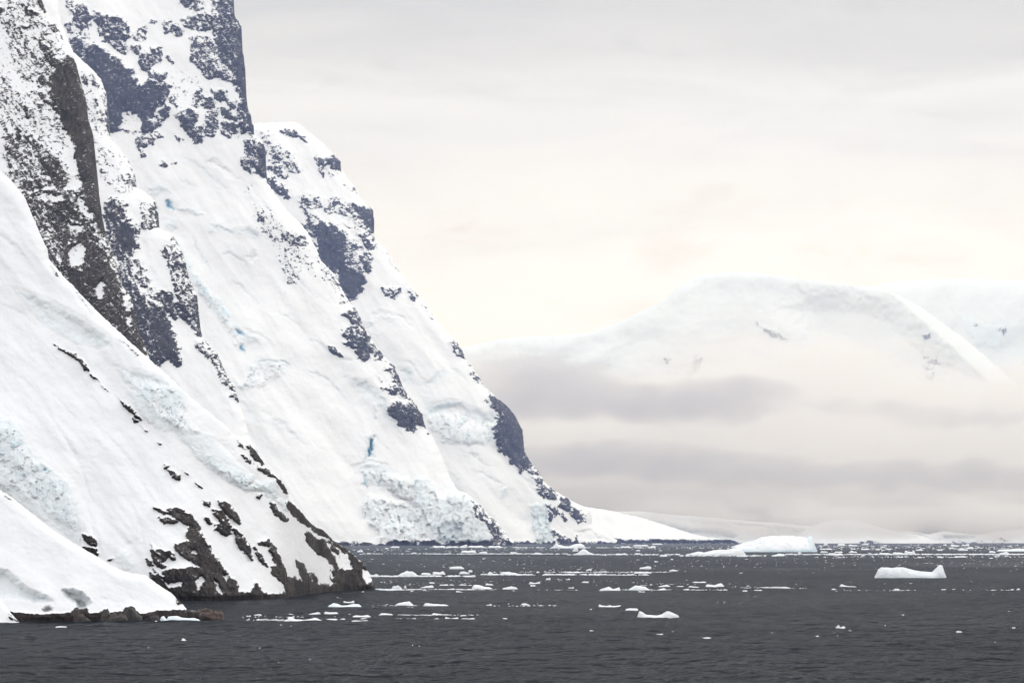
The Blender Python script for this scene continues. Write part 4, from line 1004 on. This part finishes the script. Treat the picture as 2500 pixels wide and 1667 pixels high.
floe(1786, 2004, 1311, 1347, mat=ICE_BIG, prof=P_("0,.02 .06,.38 .12,.5 .28,.66 .38,.92 .55,1 .72,.97 .84,.93 .88,.86 .905,1 .925,.97 .95,.8 .985,.55 1,.05"), seed=3, deep=.8, bluezone=lambda u, z: np.maximum(np.clip((u - .84) / .05, 0, 1) * .5, ((u > .42) & (z < .16)) * .8), name="iceberg", rough=.6, dome=1.9,
     label="largest iceberg, long white slab with blue undercut and knobbly right end", cat="iceberg", bluefoot=.5)
floe(1680, 1824, 1338, 1354.5, mat=ICE_BIG, prof=P_("0,.1 .1,.35 .2,.55 .27,.4 .45,.75 .65,.85 .8,1 .9,.92 .96,.6 1,.1"), seed=8, dome=2.2, deep=.4, name="iceberg",
     label="low rough whitish blue berg lying against the left end of the largest iceberg", cat="iceberg", bluefoot=.3)
floe(2139, 2316, 1378, 1410.5, mat=ICE_MID, prof=P_("0,.25 .05,.65 .1,.82 .2,.8 .24,.75 .3,.86 .4,.82 .5,.62 .65,.52 .8,.45 .83,.62 .88,.95 .91,1 .94,.9 .98,.55 1,.3"), seed=5, deep=.4, name="iceberg", rough=.8, dome=2.2,
     label="white saddle shaped iceberg with a round knob at its right end, alone on the right", cat="iceberg", bluefoot=.15)
floe(1556, 1662, 1493, 1511.5, mat=ICE_MID, prof=P_("0,.5 .03,.8 .07,1 .12,.9 .22,.55 .35,.5 .48,.45 .58,.6 .68,1 .75,.95 .85,.75 .95,.5 1,.2"), seed=6, deep=.5, name="iceberg", rough=.4,
     label="small white boat shaped berg with two raised ends in the open water right of centre", cat="iceberg", bluefoot=.1)
floe(797, 884, 1472.5, 1483.5, P_("0,.2 .08,.6 .18,1 .3,.85 .4,.45 .55,.5 .75,.8 .88,.75 1,.2"), 7, deep=.5, mat=ICE_BLUE, name="iceberg", rough=.4,
     label="low pale blue berg with a rounded left hump in front of the headland tip", cat="iceberg", bluefoot=.9)
floe(1341, 1431, 1324, 1338, P_("0,.05 .1,.3 .2,1 .24,.7 .4,.35 .55,.35 .72,.75 .85,.8 .95,.5 1,.2"), 9, deep=.4, name="iceberg", rough=.4,
     label="white berg with a sharp left peak below the foot of the far spur", cat="iceberg")
floe(1397, 1413, 1336, 1345.5, P_("0,.1 .3,.6 .5,1 .8,.8 1,.1"), 10, name="iceberg", label="tiny white pinnacle of ice between the peaked berg and the domed berg", cat="iceberg")
floe(1403, 1451, 1340, 1352.5, P_("0,.05 .2,.3 .38,.9 .48,1 .62,.75 .75,.35 1,.08"), 11, name="iceberg", rough=.4, label="white dome shaped berg just right of the peaked berg below the far spur", cat="iceberg")
floe(386, 488, 1503, 1517, P_("0,.4 .05,.8 .12,1 .17,.4 .2,.4 .24,.9 .35,1 .45,1 .55,.7 .7,.6 .85,.65 1,.3"), 12, mat=ICE_BLUE, deep=.35, name="iceberg", rough=.6,
     label="pale blue ice block stranded against the brown shore rocks at lower left", cat="iceberg", bluefoot=.6)
floe(131, 165, 1528, 1534, P_("0,.2 .2,.9 .5,1 .8,.85 1,.15"), 13, rough=.1, label="smooth white disc of ice off the bottom left shore")
floe(432, 460, 1559, 1568, P_("0,.05 .3,.35 .5,1 .65,.7 .8,.35 1,.05"), 14, label="small peaked white floe alone below the stranded blue block")
floe(1461, 1518, 1474, 1482.5, P_("0,.4 .05,1 .12,.6 .3,.45 .45,.5 .5,.75 .55,.45 .75,.45 .9,.6 1,.6"), 15, label="narrow curved white floe left above the boat shaped berg", rough=.5)
floe(2050, 2094, 1425, 1434, P_("0,.3 .15,1 .3,.6 .6,.35 .85,.35 1,.15"), 16, label="white floe with a high left end, left below the saddle shaped iceberg")
floe(2040, 2065, 1526, 1535.5, P_("0,.5 .15,.6 .33,1 .5,.35 .7,.6 .9,.7 1,.3"), 17, label="small white floe with two lumps near the lower right")
floe(2191, 2230, 1528, 1533, P_("0,.2 .4,.4 .5,1 .6,.5 1,.4"), 18, label="thin white floe with a central bump at lower right")
floe(2438, 2540, 1338.5, 1345.5, P_("0,.4 .1,.7 .3,.7 .5,1 1,.8"), 19, label="long flat floe cut by the right edge of the photo", name="ice_floe")
floe(686, 790, 1506, 1517, P_("0,.1 .12,.4 .18,1 .25,.9 .3,.5 .5,.35 .65,.5 .78,.8 .9,.35 1,.1"), 20, label="long jagged white floe, longest in the nearest brash line", rough=1.2)

# bands of smaller floes: band name -> (x0,x1,ytop,ybase)
BANDS = {
 "the nearest brash line": "745,785,1493,1502 789,828,1493,1502 830,860,1498,1502 792,825,1511,1516 830,844,1509,1512 859,906,1502,1508 856,903,1514,1517.5 878,918,1508,1512 925,960,1496,1502 962,983,1510,1516 989,1020,1509,1515 1019,1032,1516,1521 1036,1075,1509,1514 1085,1120,1506,1512 1125,1163,1508,1513 1220,1243,1508.5,1513 617,640,1499,1503 620,639,1505,1510 620,644,1511,1517 656,679,1505.5,1508 600,613,1501,1506 671,690,1524.5,1527 588,606,1506,1509 700,718,1498,1501 1052,1085,1497,1502",
 "the pale blue berg's line": "837,866,1465,1472 767,780,1481,1483.5 963,1010,1469,1478 1031,1098,1471,1482 989,1011,1481.5,1485 1271,1294,1472,1478 1186,1202,1474,1478 1237,1244,1473,1478 1439,1446,1485,1489 1526,1560,1485.5,1491 1625,1652,1483,1486 1655,1672,1484,1486 1079,1092,1488.5,1492 905,918,1480,1482 1596,1606,1493,1496.5",
 "the headland foot ice line": "955,982,1427.5,1438 986,993,1427,1437 1023,1060,1428,1436 1072,1095,1426.5,1430 1047,1062,1420.5,1424 1096,1110,1426,1429 1117,1142,1426,1429.5 1184,1206,1423,1429 1150,1204,1429,1439 1225,1266,1431,1440 1290,1320,1419,1426 1294,1308,1427,1431 1332,1345,1409,1415 1380,1393,1412,1415 1387,1403,1432,1437 1419,1438,1418.5,1423 1464,1516,1433,1442 1534,1588,1431,1441 1604,1632,1436,1441 1605,1639,1426,1433 1690,1727,1418.5,1423.5 1722,1771,1424,1434 1678,1709,1430,1434.5 1652,1670,1430,1433.5 1667,1684,1437,1440 878,890,1443,1447 1112,1132,1441.5,1446.5 1000,1010,1441.5,1445 1557,1576,1442.5,1445.5 1248,1262,1441,1444 1840,1862,1439,1441.5 1812,1826,1441,1444 1586,1594,1426,1429 1561,1582,1427,1429.5 1029,1041,1439,1442 2030,2044,1436,1440 2182,2198,1437,1441 2296,2312,1438,1441 2321,2335,1437,1440.5 2467,2476,1437,1441 2481,2492,1436,1441",
 "the line behind the headland tip": "970,1021,1393,1407 1027,1054,1398,1402.5 1055,1088,1395,1402 1119,1148,1394,1401 1142,1154,1391.5,1396 1096,1134,1382,1388.5 1219,1267,1395,1403 1190,1203,1397,1400 1309,1318,1394,1398 1382,1418,1395,1398 1430,1445,1389,1392 1561,1591,1382,1388.5 1634,1656,1389.5,1394 1547,1592,1395,1399.5 1597,1607,1369,1371.5 1637,1645,1363.5,1366 910,925,1401,1404.5",
 "the strip below the far shore": "1125,1163,1343.5,1348.5 1168,1190,1345.5,1350 1245,1265,1348,1352 1299,1324,1348.5,1353 1055,1088,1332,1336 1088,1120,1332.5,1336 1121,1142,1328.5,1336.5 1142,1182,1331.5,1336 1190,1225,1332,1336.5 870,887,1342.5,1347 951,976,1333,1336.5 939,950,1336.5,1339.5 895,906,1349,1352 1004,1017,1348.5,1351 1545,1584,1329.5,1333 1592,1618,1326,1329 1587,1602,1333,1337 1610,1630,1353,1358 1673,1685,1352,1357.5 1648,1662,1351,1354 1552,1564,1342,1344.5 1502,1532,1350,1353.5 1548,1565,1350,1353 1516,1540,1333,1336 1800,1826,1353.5,1358.5 1885,1917,1352,1357 1948,1958,1346,1351 1832,1845,1354,1358 1785,1800,1333,1336",
 "the crowd right of the largest iceberg": "2002,2023,1344.5,1348 2022,2061,1349,1355 2072,2094,1343.5,1348.5 2037,2059,1345.5,1348.5 2102,2123,1338,1341.5 2076,2090,1337.5,1340.5 2162,2177,1338,1341.5 2208,2236,1343,1351 2235,2255,1339,1343.5 2147,2180,1349,1354 2180,2210,1348,1354 2340,2365,1337.5,1343.5 2361,2379,1334.5,1339.5 2321,2342,1328.5,1334 2348,2368,1327.5,1332 2330,2361,1356.5,1360 2288,2303,1340,1343.5 2302,2312,1328,1331 2415,2432,1344.5,1349 2440,2465,1346.5,1351 2103,2122,1326.8,1330 2071,2096,1328.5,1332.5 2045,2064,1327.5,1332 2011,2021,1325.5,1331 2003,2034,1338.5,1341 2192,2206,1357.5,1360 2240,2253,1358.5,1361 2288,2305,1358.5,1361 2137,2149,1339.5,1342 2255,2266,1351,1354 2415,2425,1360,1363 2430,2443,1354,1357 2120,2128,1348,1351",
 "the open foreground water": "1321,1341,1534.5,1537.5 1700,1738,1555.5,1558.5 1797,1820,1533.5,1538 1745,1752,1558,1560 2364,2382,1581,1585 2387,2404,1536,1539.5 2470,2480,1530.5,1534 2461,2476,1491,1494 2201,2212,1500,1503 2218,2238,1534,1537 1200,1215,1551.5,1554 802,817,1621.5,1624.5 600,613,1554,1557 752,764,1537.5,1540 1297,1305,1552,1554.5 1135,1150,1570,1572.5 1596,1622,1547,1549.5 1437,1452,1538,1541 1107,1116,1557.5,1560 372,396,1519.5,1522.5 376,384,1515,1518 320,340,1528,1531 465,480,1519,1521.5 322,338,1518,1520.5 444,456,1541.5,1544.5 2335,2350,1539,1542 2422,2432,1566,1569 1395,1404,1565,1567.5",
}
SHAPES = ["flat", "low", "lumpy", "jagged", "peaked", "rounded"]
gi = 100
ORD = ["first", "second", "third", "fourth", "fifth", "sixth", "seventh", "eighth", "ninth", "tenth"]
TENS = {2: ("twentieth", "twenty-"), 3: ("thirtieth", "thirty-"), 4: ("fortieth", "forty-")}
TEEN = ["eleventh", "twelfth", "thirteenth", "fourteenth", "fifteenth", "sixteenth", "seventeenth", "eighteenth", "nineteenth"]


def ordinal(n):
    if n <= 10: return ORD[n - 1]
    if n < 20: return TEEN[n - 11]
    t, u = divmod(n, 10)
    return TENS[t][0] if u == 0 else TENS[t][1] + ORD[u - 1]


for band, s in BANDS.items():
    items = sorted([tuple(float(q) for q in p.split(',')) for p in s.split()], key=lambda q: q[0] + q[1])
    for i, (a, b, c, d) in enumerate(items):
        asp = (d - c) / (b - a)
        shape = "thin flat" if asp < .14 else ("low" if asp < .22 else ("lumpy" if asp < .32 else "peaked"))
        size = "long" if b - a > 38 else ("small" if b - a > 18 else "tiny")
        prof = None
        if asp < .14:
            prof = [(0, .5), (.2, .9), (.5, .7), (.8, 1), (1, .4)]
        floe(a, b, c, d, prof, gi, rough=1.0, label=f"{size} {shape} white floe, {ordinal(i + 1)} from left in {band}", group="floes in " + band, bluefoot=.2 + .2 * (gi % 3 == 0))
        gi += 1


# brash: the crumbs nobody could count, drawn out into lines by the wind
def brash():
    r = np.random.RandomState(5)
    lines = [(906, 1160, 1406.5, .8, 500, 1.5), (1176, 1480, 1402.6, .8, 620, 1.5), (1440, 1585, 1402.8, .6, 140, 1.0), (918, 1240, 1440, .9, 700, 1.7), (1240, 1415, 1440.6, .7, 200, 1.1),
             (1464, 1775, 1440.5, .9, 430, 1.4), (1740, 1925, 1434.8, 1.0, 380, 1.3), (1920, 1985, 1437, 1.2, 40, 1.0), (1690, 1900, 1423.5, .6, 60, .9),
             (925, 1215, 1501.8, .9, 420, 1.4), (1215, 1440, 1500.5, .9, 110, 1.0), (600, 1165, 1513, 2.6, 420, 1.3), (590, 800, 1508, 2.5, 120, 1.2), (1000, 1360, 1478.4, .8, 330, 1.2), (880, 1000, 1478, 1.6, 60, 1.1), (1500, 1700, 1487.5, 1.2, 60, 1.0),
             (1040, 1385, 1351.8, .7, 520, .9), (1385, 1660, 1353.6, .9, 330, .9), (880, 1040, 1351.5, .7, 70, .8), (1660, 1900, 1356.3, 1.2, 260, .9), (1900, 2500, 1353, 1.0, 900, .95), (2140, 2510, 1352.6, .5, 700, .95), (1990, 2510, 1359, 1.8, 160, .9),
             (2180, 2510, 1440.6, .6, 260, 1.0), (2030, 2180, 1441, 1.5, 30, .9), (1400, 1600, 1336.4, .8, 160, .8), (1050, 1330, 1336.4, .6, 260, .8), (2000, 2510, 1336, 5.0, 420, .85), (1500, 2000, 1336, 4.0, 170, .8), (860, 1400, 1342, 4.5, 160, .75),
             (1370, 1640, 1396.5, 1.0, 220, .9), (1160, 1400, 1396.5, 1.2, 90, .9), (1330, 1480, 1391, 2, 30, .8),
             (930, 1700, 1425, 7.0, 420, .8), (1600, 2500, 1428, 6.0, 140, .7), (860, 2500, 1375, 14, 420, .6), (560, 2500, 1465, 16, 320, .65), (520, 2500, 1530, 16, 320, .65), (20, 2500, 1580, 40, 420, .65), (600, 1200, 1509, 4, 260, .9)]
    Vs, Fs = [], []
    n = 0
    ring = 6
    for x0, x1, y, sy, k, sz in lines:
        xs = x0 + (x1 - x0) * r.rand(k)
        # clumps
        cl = fbm(xs / 16.0, xs * 0 + y, 3, .6)
        keep = cl > -0.22 + 0.25 * (r.rand(k) - .5)
        for x in xs[keep]:
            py = y + r.randn() * sy * .75
            if py < 1327.5: continue
            Y = CAMH * F / (py - HZ); m = Y / F
            w = 1.15 * sz * m * r.uniform(.7, 2.6) * (1 + (r.rand() < .09) * 2.2); h = sz * m * r.uniform(.4, 1.5); d = w * r.uniform(.6, 1.2)
            X = (x - CX) * m
            th = np.arange(ring) * 2 * np.pi / ring + r.rand()
            rr = r.uniform(.7, 1.15, ring)
            low = np.stack([X + np.cos(th) * w * rr, Y + np.sin(th) * d * rr, np.full(ring, -.15)], 1)
            up = np.stack([X + np.cos(th) * w * rr * .75, Y + np.sin(th) * d * rr * .75, h * r.uniform(.4, 1.0, ring)], 1)
            topv = [[X + r.uniform(-.3, .3) * w, Y, h * r.uniform(.8, 1.3)]]
            Vs += [low, up, np.array(topv)]
            for i in range(ring):
                j = (i + 1) % ring
                Fs.append((n + i, n + j, n + ring + j)); Fs.append((n + i, n + ring + j, n + ring + i)); Fs.append((n + ring + i, n + ring + j, n + 2 * ring))
            n += 2 * ring + 1
    V = np.concatenate(Vs)
    o = new_mesh("brash_ice", V, np.array(Fs), ICE_W, smooth=False, attrs={'ice': np.full(len(V), .1)})
    tag(o, kind='stuff')


brash()

# ================================================================ SHORE ROCKS (lower left)
def mat_boulder(name, a, b):
    m = bpy.data.materials.new(name); m.use_nodes = True
    t = m.node_tree; t.nodes.clear()
    new, l = nodes_of(t)
    out = new('ShaderNodeOutputMaterial'); bs = new('ShaderNodeBsdfPrincipled'); l.new(bs.outputs[0], out.inputs[0])
    geo = new('ShaderNodeNewGeometry')
    n = new('ShaderNodeTexNoise', inp={'Scale': 1.6, 'Detail': 8.0, 'Roughness': 0.7}); l.new(geo.outputs['Position'], n.inputs['Vector'])
    r = new('ShaderNodeMapRange', inp={1: .35, 2: .65}); l.new(n.outputs[0], r.inputs[0])
    mx = new('ShaderNodeMix', data_type='RGBA'); l.new(r.outputs[0], mx.inputs[0]); mx.inputs[6].default_value = (*a, 1); mx.inputs[7].default_value = (*b, 1)
    l.new(mx.outputs[2], bs.inputs['Base Color']); bs.inputs['Roughness'].default_value = .6
    bp = new('ShaderNodeBump', inp={'Strength': .9, 'Distance': .3}); l.new(n.outputs[0], bp.inputs['Height']); l.new(bp.outputs[0], bs.inputs['Normal'])
    return m


ROCK_BR = mat_boulder("brown_boulder", (0.036, 0.031, 0.029), (0.080, 0.067, 0.059))
ROCK_RED = mat_boulder("reddish_boulder", (0.050, 0.032, 0.028), (0.105, 0.068, 0.056))
ROCK_DK = mat_boulder("dark_boulder", (0.028, 0.026, 0.026), (0.06, 0.054, 0.05))


def boulder(x0, x1, yt, yb, prof, seed, mat, label, deep=.6):
    Y0 = CAMH * F / (yb - HZ); mpp = Y0 / F
    W = (x1 - x0) * mpp; H = (yb - yt) * mpp; D = W * deep
    nx = int(max(14, (x1 - x0) * .42)); ny = max(11, nx // 2)
    U, V = np.meshgrid(np.linspace(0, 1, nx), np.linspace(-1, 1, ny))
    P = np.interp(U, [p[0] for p in prof], [p[1] for p in prof])
    half = np.sqrt(np.clip(1 - np.abs(2 * U - 1) ** 2.6, 0, 1)) + .05
    X = (U - .5) * W; Yp = V * half * D * .5
    g = np.clip(1 - np.abs(V) ** 2.2, 0, 1) ** .7
    Z = H * P * g * (1 + .38 * ridged(X / 1.0 + seed, Yp / .8 + X * .3, 4, .6) + .20 * fbm(X * 1.3 + seed, Yp * 1.3, 4, .6))
    Yp = Yp + .25 * fbm(X * 1.5 + seed, Z * 2.0, 3)
    Z = Z / (1.2)
    rim = (np.abs(V) > .999) | (U < .001) | (U > .999)
    Z = np.where(rim, -.5, Z)
    idx = np.arange(nx * ny).reshape(ny, nx)
    f = np.stack([idx[:-1, :-1].ravel(), idx[:-1, 1:].ravel(), idx[1:, 1:].ravel(), idx[1:, :-1].ravel()], 1)
    top = np.stack([X.ravel(), Yp.ravel(), Z.ravel()], 1)
    bot = top.copy(); bot[:, 2] = -.8
    n0 = len(top); side = []
    ring = list(idx[0, :]) + list(idx[1:, -1]) + list(idx[-1, -2::-1]) + list(idx[-2:0:-1, 0])
    for a, b in zip(ring, ring[1:] + ring[:1]): side.append((b, a, a + n0, b + n0))
    o = new_mesh("shore_rock", np.concatenate([top, bot]), np.concatenate([f, f[:, ::-1] + n0, np.array(side)]), mat, smooth=False)
    o.location = (((x0 + x1) / 2 - CX) * mpp, Y0 + D * .5, 0)
    tag(o, label, "rock", "rocks along the lower left shore")


boulder(395, 545, 1487, 1514.5, P_("0,.1 .1,.25 .25,.45 .38,.6 .5,.8 .62,.95 .75,1 .88,.9 .96,.8 .99,.5 1,.1"), 2, ROCK_RED, "long reddish brown rock ending the lower left shore", .35)
boulder(370, 470, 1486, 1515, P_("0,.2 .2,.6 .4,.8 .6,.95 .8,.8 1,.2"), 5, ROCK_DK, "dark rock under the snow behind the stranded blue ice block", .4)
boulder(300, 348, 1478, 1518, P_("0,.35 .12,.6 .25,.95 .35,1 .55,.75 .75,.5 1,.2"), 7, ROCK_DK, "tall pointed grey rock breaking through the snow edge at lower left", .6)
boulder(240, 285, 1485, 1518, P_("0,.3 .2,.75 .4,1 .6,.75 1,.2"), 9, ROCK_BR, "pointed brown rock left of the tall grey shore rock", .6)
boulder(262, 312, 1494, 1519, P_("0,.3 .2,.8 .5,1 .8,.8 1,.3"), 11, ROCK_BR, "rounded tan brown rock between the two pointed shore rocks", .5)
boulder(176, 222, 1483, 1519, P_("0,.6 .15,1 .3,.85 .5,.6 .75,.35 1,.08"), 13, ROCK_BR, "slanting brown slab of rock below the snow cave", .4)
boulder(340, 392, 1497, 1517, P_("0,.3 .25,.9 .6,1 .85,.7 1,.2"), 17, ROCK_DK, "low dark rock just left of the stranded blue ice block", .5)

# ================================================================ CLOUD BANKS (volumes with soft thin edges)
def cloud(name, blobs, dist, thick, sigma, color, aniso, absorb=None, seed=0, step=12, kind='stuff', wl=(160, 50), nz=.55):
    xs = [b[0] - 2.4 * b[2] for b in blobs] + [b[0] + 2.4 * b[2] for b in blobs]
    ys = [b[1] - 2.4 * b[3] for b in blobs] + [b[1] + 2.4 * b[3] for b in blobs]
    gx = np.arange(min(xs), max(xs), step); gy = np.arange(min(ys), min(max(ys), 1319 if dist > 11500 else 1325.5), step * .5)
    PX, PY = np.meshgrid(gx, gy)
    wx = PX + fbm(PX / wl[0], PY / wl[1], 4, .55, seed) * wl[0] * .5
    wy = PY + fbm(PX / wl[0], PY / wl[1], 5, .64, seed + 33) * wl[1] * 1.15
    T = np.zeros(PX.shape)
    for bx, by, rx, ry, a in blobs:
        T = T + a * np.exp(-(np.abs((wx - bx) / rx) ** 2.6 + np.abs((wy - by) / ry) ** 2.6))
    T = T * (1 + nz * fbm(PX / wl[0] * 1.6, PY / wl[1] * 1.6, 5, .6, seed + 60))
    for _ in range(2):
        T = (np.roll(T, 1, 1) + 2 * T + np.roll(T, -1, 1)) / 4; T = (np.roll(T, 1, 0) + 2 * T + np.roll(T, -1, 0)) / 4
    T = np.clip(T - .06, 0, None)
    T = T * np.clip(T / .25, 0, 1)
    T[T < .012] = 0
    lab = np.zeros(T.shape, int); pos_ = T > 0; cur = 0
    for si, sj in zip(*np.nonzero(pos_)):
        if lab[si, sj]: continue
        cur += 1; st = [(si, sj)]; lab[si, sj] = cur; mem = [(si, sj)]
        while st:
            a, b = st.pop()
            for da, db in ((1, 0), (-1, 0), (0, 1), (0, -1)):
                p, q_ = a + da, b + db
                if 0 <= p < T.shape[0] and 0 <= q_ < T.shape[1] and pos_[p, q_] and not lab[p, q_]:
                    lab[p, q_] = cur; st.append((p, q_)); mem.append((p, q_))
        if len(mem) < 60:
            for a, b in mem: T[a, b] = 0
    pc = (T > 0).astype(int)
    for _ in range(8):
        nb = sum(np.roll(np.roll(pc, i, 0), j, 1) for i in (-1, 0, 1) for j in (-1, 0, 1))
        pc = (nb >= 5).astype(int)
    T = np.where(pc > 0, np.maximum(T, .02), 0)
    T[0, :] = 0; T[-1, :] = 0; T[:, 0] = 0; T[:, -1] = 0
    th = T * thick + 6.0
    wob = fbm(PX / 260, PY / 120, 3, .5, seed + 90) * thick * .4
    Xf, Yf, Zf = ray(PX, PY, dist + wob - th / 2)
    Xb, Yb, Zb = ray(PX, PY, dist + wob + th / 2)
    nr, nc = PX.shape
    pos = T > 0
    cell = pos[:-1, :-1] | pos[1:, :-1] | pos[:-1, 1:] | pos[1:, 1:]
    idf = np.arange(nr * nc).reshape(nr, nc)
    idb = np.where(pos, idf + nr * nc, idf)
    ci, cj = np.nonzero(cell)

    def q(id_, rev):
        p, q1, q2, q3 = id_[ci + 1, cj], id_[ci + 1, cj + 1], id_[ci, cj + 1], id_[ci, cj]
        a = np.concatenate([np.stack([p, q1, q2], 1), np.stack([p, q2, q3], 1)])
        return a[:, ::-1] if rev else a
    fa, fb_ = q(idf, False), q(idb, True)
    ok = (np.sort(fa, 1) != np.sort(fb_, 1)).any(1)
    f = np.concatenate([fa[ok], fb_[ok]])
    V = np.concatenate([np.stack([Xf.ravel(), Yf.ravel(), Zf.ravel()], 1), np.stack([Xb.ravel(), Yb.ravel(), Zb.ravel()], 1)])
    used = np.unique(f); rm = -np.ones(len(V), np.int64); rm[used] = np.arange(len(used))
    m = bpy.data.materials.new(name); m.use_nodes = True
    t = m.node_tree; t.nodes.clear(); new, l = nodes_of(t)
    out = new('ShaderNodeOutputMaterial'); pv = new('ShaderNodeVolumePrincipled')
    pv.inputs['Color'].default_value = (*color, 1)
    pv.inputs['Density'].default_value = sigma
    pv.inputs['Anisotropy'].default_value = aniso
    pv.inputs['Absorption Color'].default_value = (1, 1, 1, 1) if min(color) > .96 else (0, 0, 0, 1)
    l.new(pv.outputs[0], out.inputs['Volume'])
    o = new_mesh(name, V[used], rm[f], m)
    tag(o, kind=kind)
    return o


# blobs: centre x, centre y, half width, half height, thickness
cloud("cloud_bank", [(1330, 920, 150, 45, 1.1), (1480, 985, 230, 36, 1.1), (1650, 990, 160, 34, 1.0), (1820, 948, 120, 26, .9), (1760, 990, 130, 30, .7), (1250, 985, 110, 34, .7), (2090, 990, 170, 16, .35), (2290, 1020, 160, 26, .4), (2230, 838, 60, 12, .45), (2450, 1015, 90, 26, .3)],
      11800, 1200, 1.3e-3, (0.78, 0.765, 0.775), .72, seed=3, wl=(110, 34), nz=.95)
cloud("cloud_bank", [(1360, 1130, 140, 40, .8), (1560, 1120, 190, 34, .9), (1760, 1150, 200, 34, .9), (2010, 1160, 200, 26, .85), (2260, 1165, 170, 26, .8), (2460, 1165, 130, 26, .9), (2210, 1130, 60, 20, .5), (2380, 1130, 50, 22, .5)],
      11200, 1000, 1.3e-3, (0.78, 0.765, 0.775), .72, seed=13, wl=(110, 34), nz=.95)
# the pale mist hiding the foot of the far mountain
cloud("mist_bank", [(1500, 1090, 420, 120, 1.6), (2000, 1080, 500, 140, 1.7), (2500, 1080, 420, 130, 1.7), (1900, 900, 260, 60, .9), (1700, 960, 200, 40, .7), (1100, 1020, 200, 130, 1.3), (1950, 790, 560, 130, .26), (1250, 930, 160, 40, .6), (2080, 880, 120, 40, .7), (2400, 960, 200, 30, .9), (1600, 1240, 700, 40, 1.2), (2300, 1240, 500, 44, 1.3)],
      14600, 2200, 9e-4, (1.0, 0.973, 0.944), .5, seed=23, wl=(220, 60), nz=.3)

cloud("low_mist", [(1620, 1262, 220, 30, .5), (1900, 1268, 260, 34, .7), (2250, 1270, 300, 40, .9), (2550, 1270, 200, 40, 1.0)],
      11400, 500, 3.4e-3, (1.0, 0.973, 0.944), .5, seed=43, wl=(220, 60), nz=.2)

# ================================================================ AIR
def haze():
    x0, x1, y0, y1, z0, z1 = -9000, 9000, -3200, 21000, -30, 3000
    V = [(x, y, z) for z in (z0, z1) for x, y in ((x0, y0), (x1, y0), (x1, y1), (x0, y1))]
    f = [(3, 2, 1, 0), (4, 5, 6, 7), (0, 1, 5, 4), (1, 2, 6, 5), (2, 3, 7, 6), (3, 0, 4, 7)]
    m = bpy.data.materials.new("haze"); m.use_nodes = True
    t = m.node_tree; t.nodes.clear(); new, l = nodes_of(t)
    out = new('ShaderNodeOutputMaterial'); pv = new('ShaderNodeVolumePrincipled')
    pv.inputs['Color'].default_value = (0.42, 0.54, 0.96, 1)
    pv.inputs['Absorption Color'].default_value = (1, 1, 1, 1)
    pv.inputs['Density'].default_value = 2.6e-5
    pv.inputs['Anisotropy'].default_value = 0.3
    l.new(pv.outputs[0], out.inputs['Volume'])
    tag(new_mesh("haze", V, f, m, smooth=False), kind='stuff')


haze()
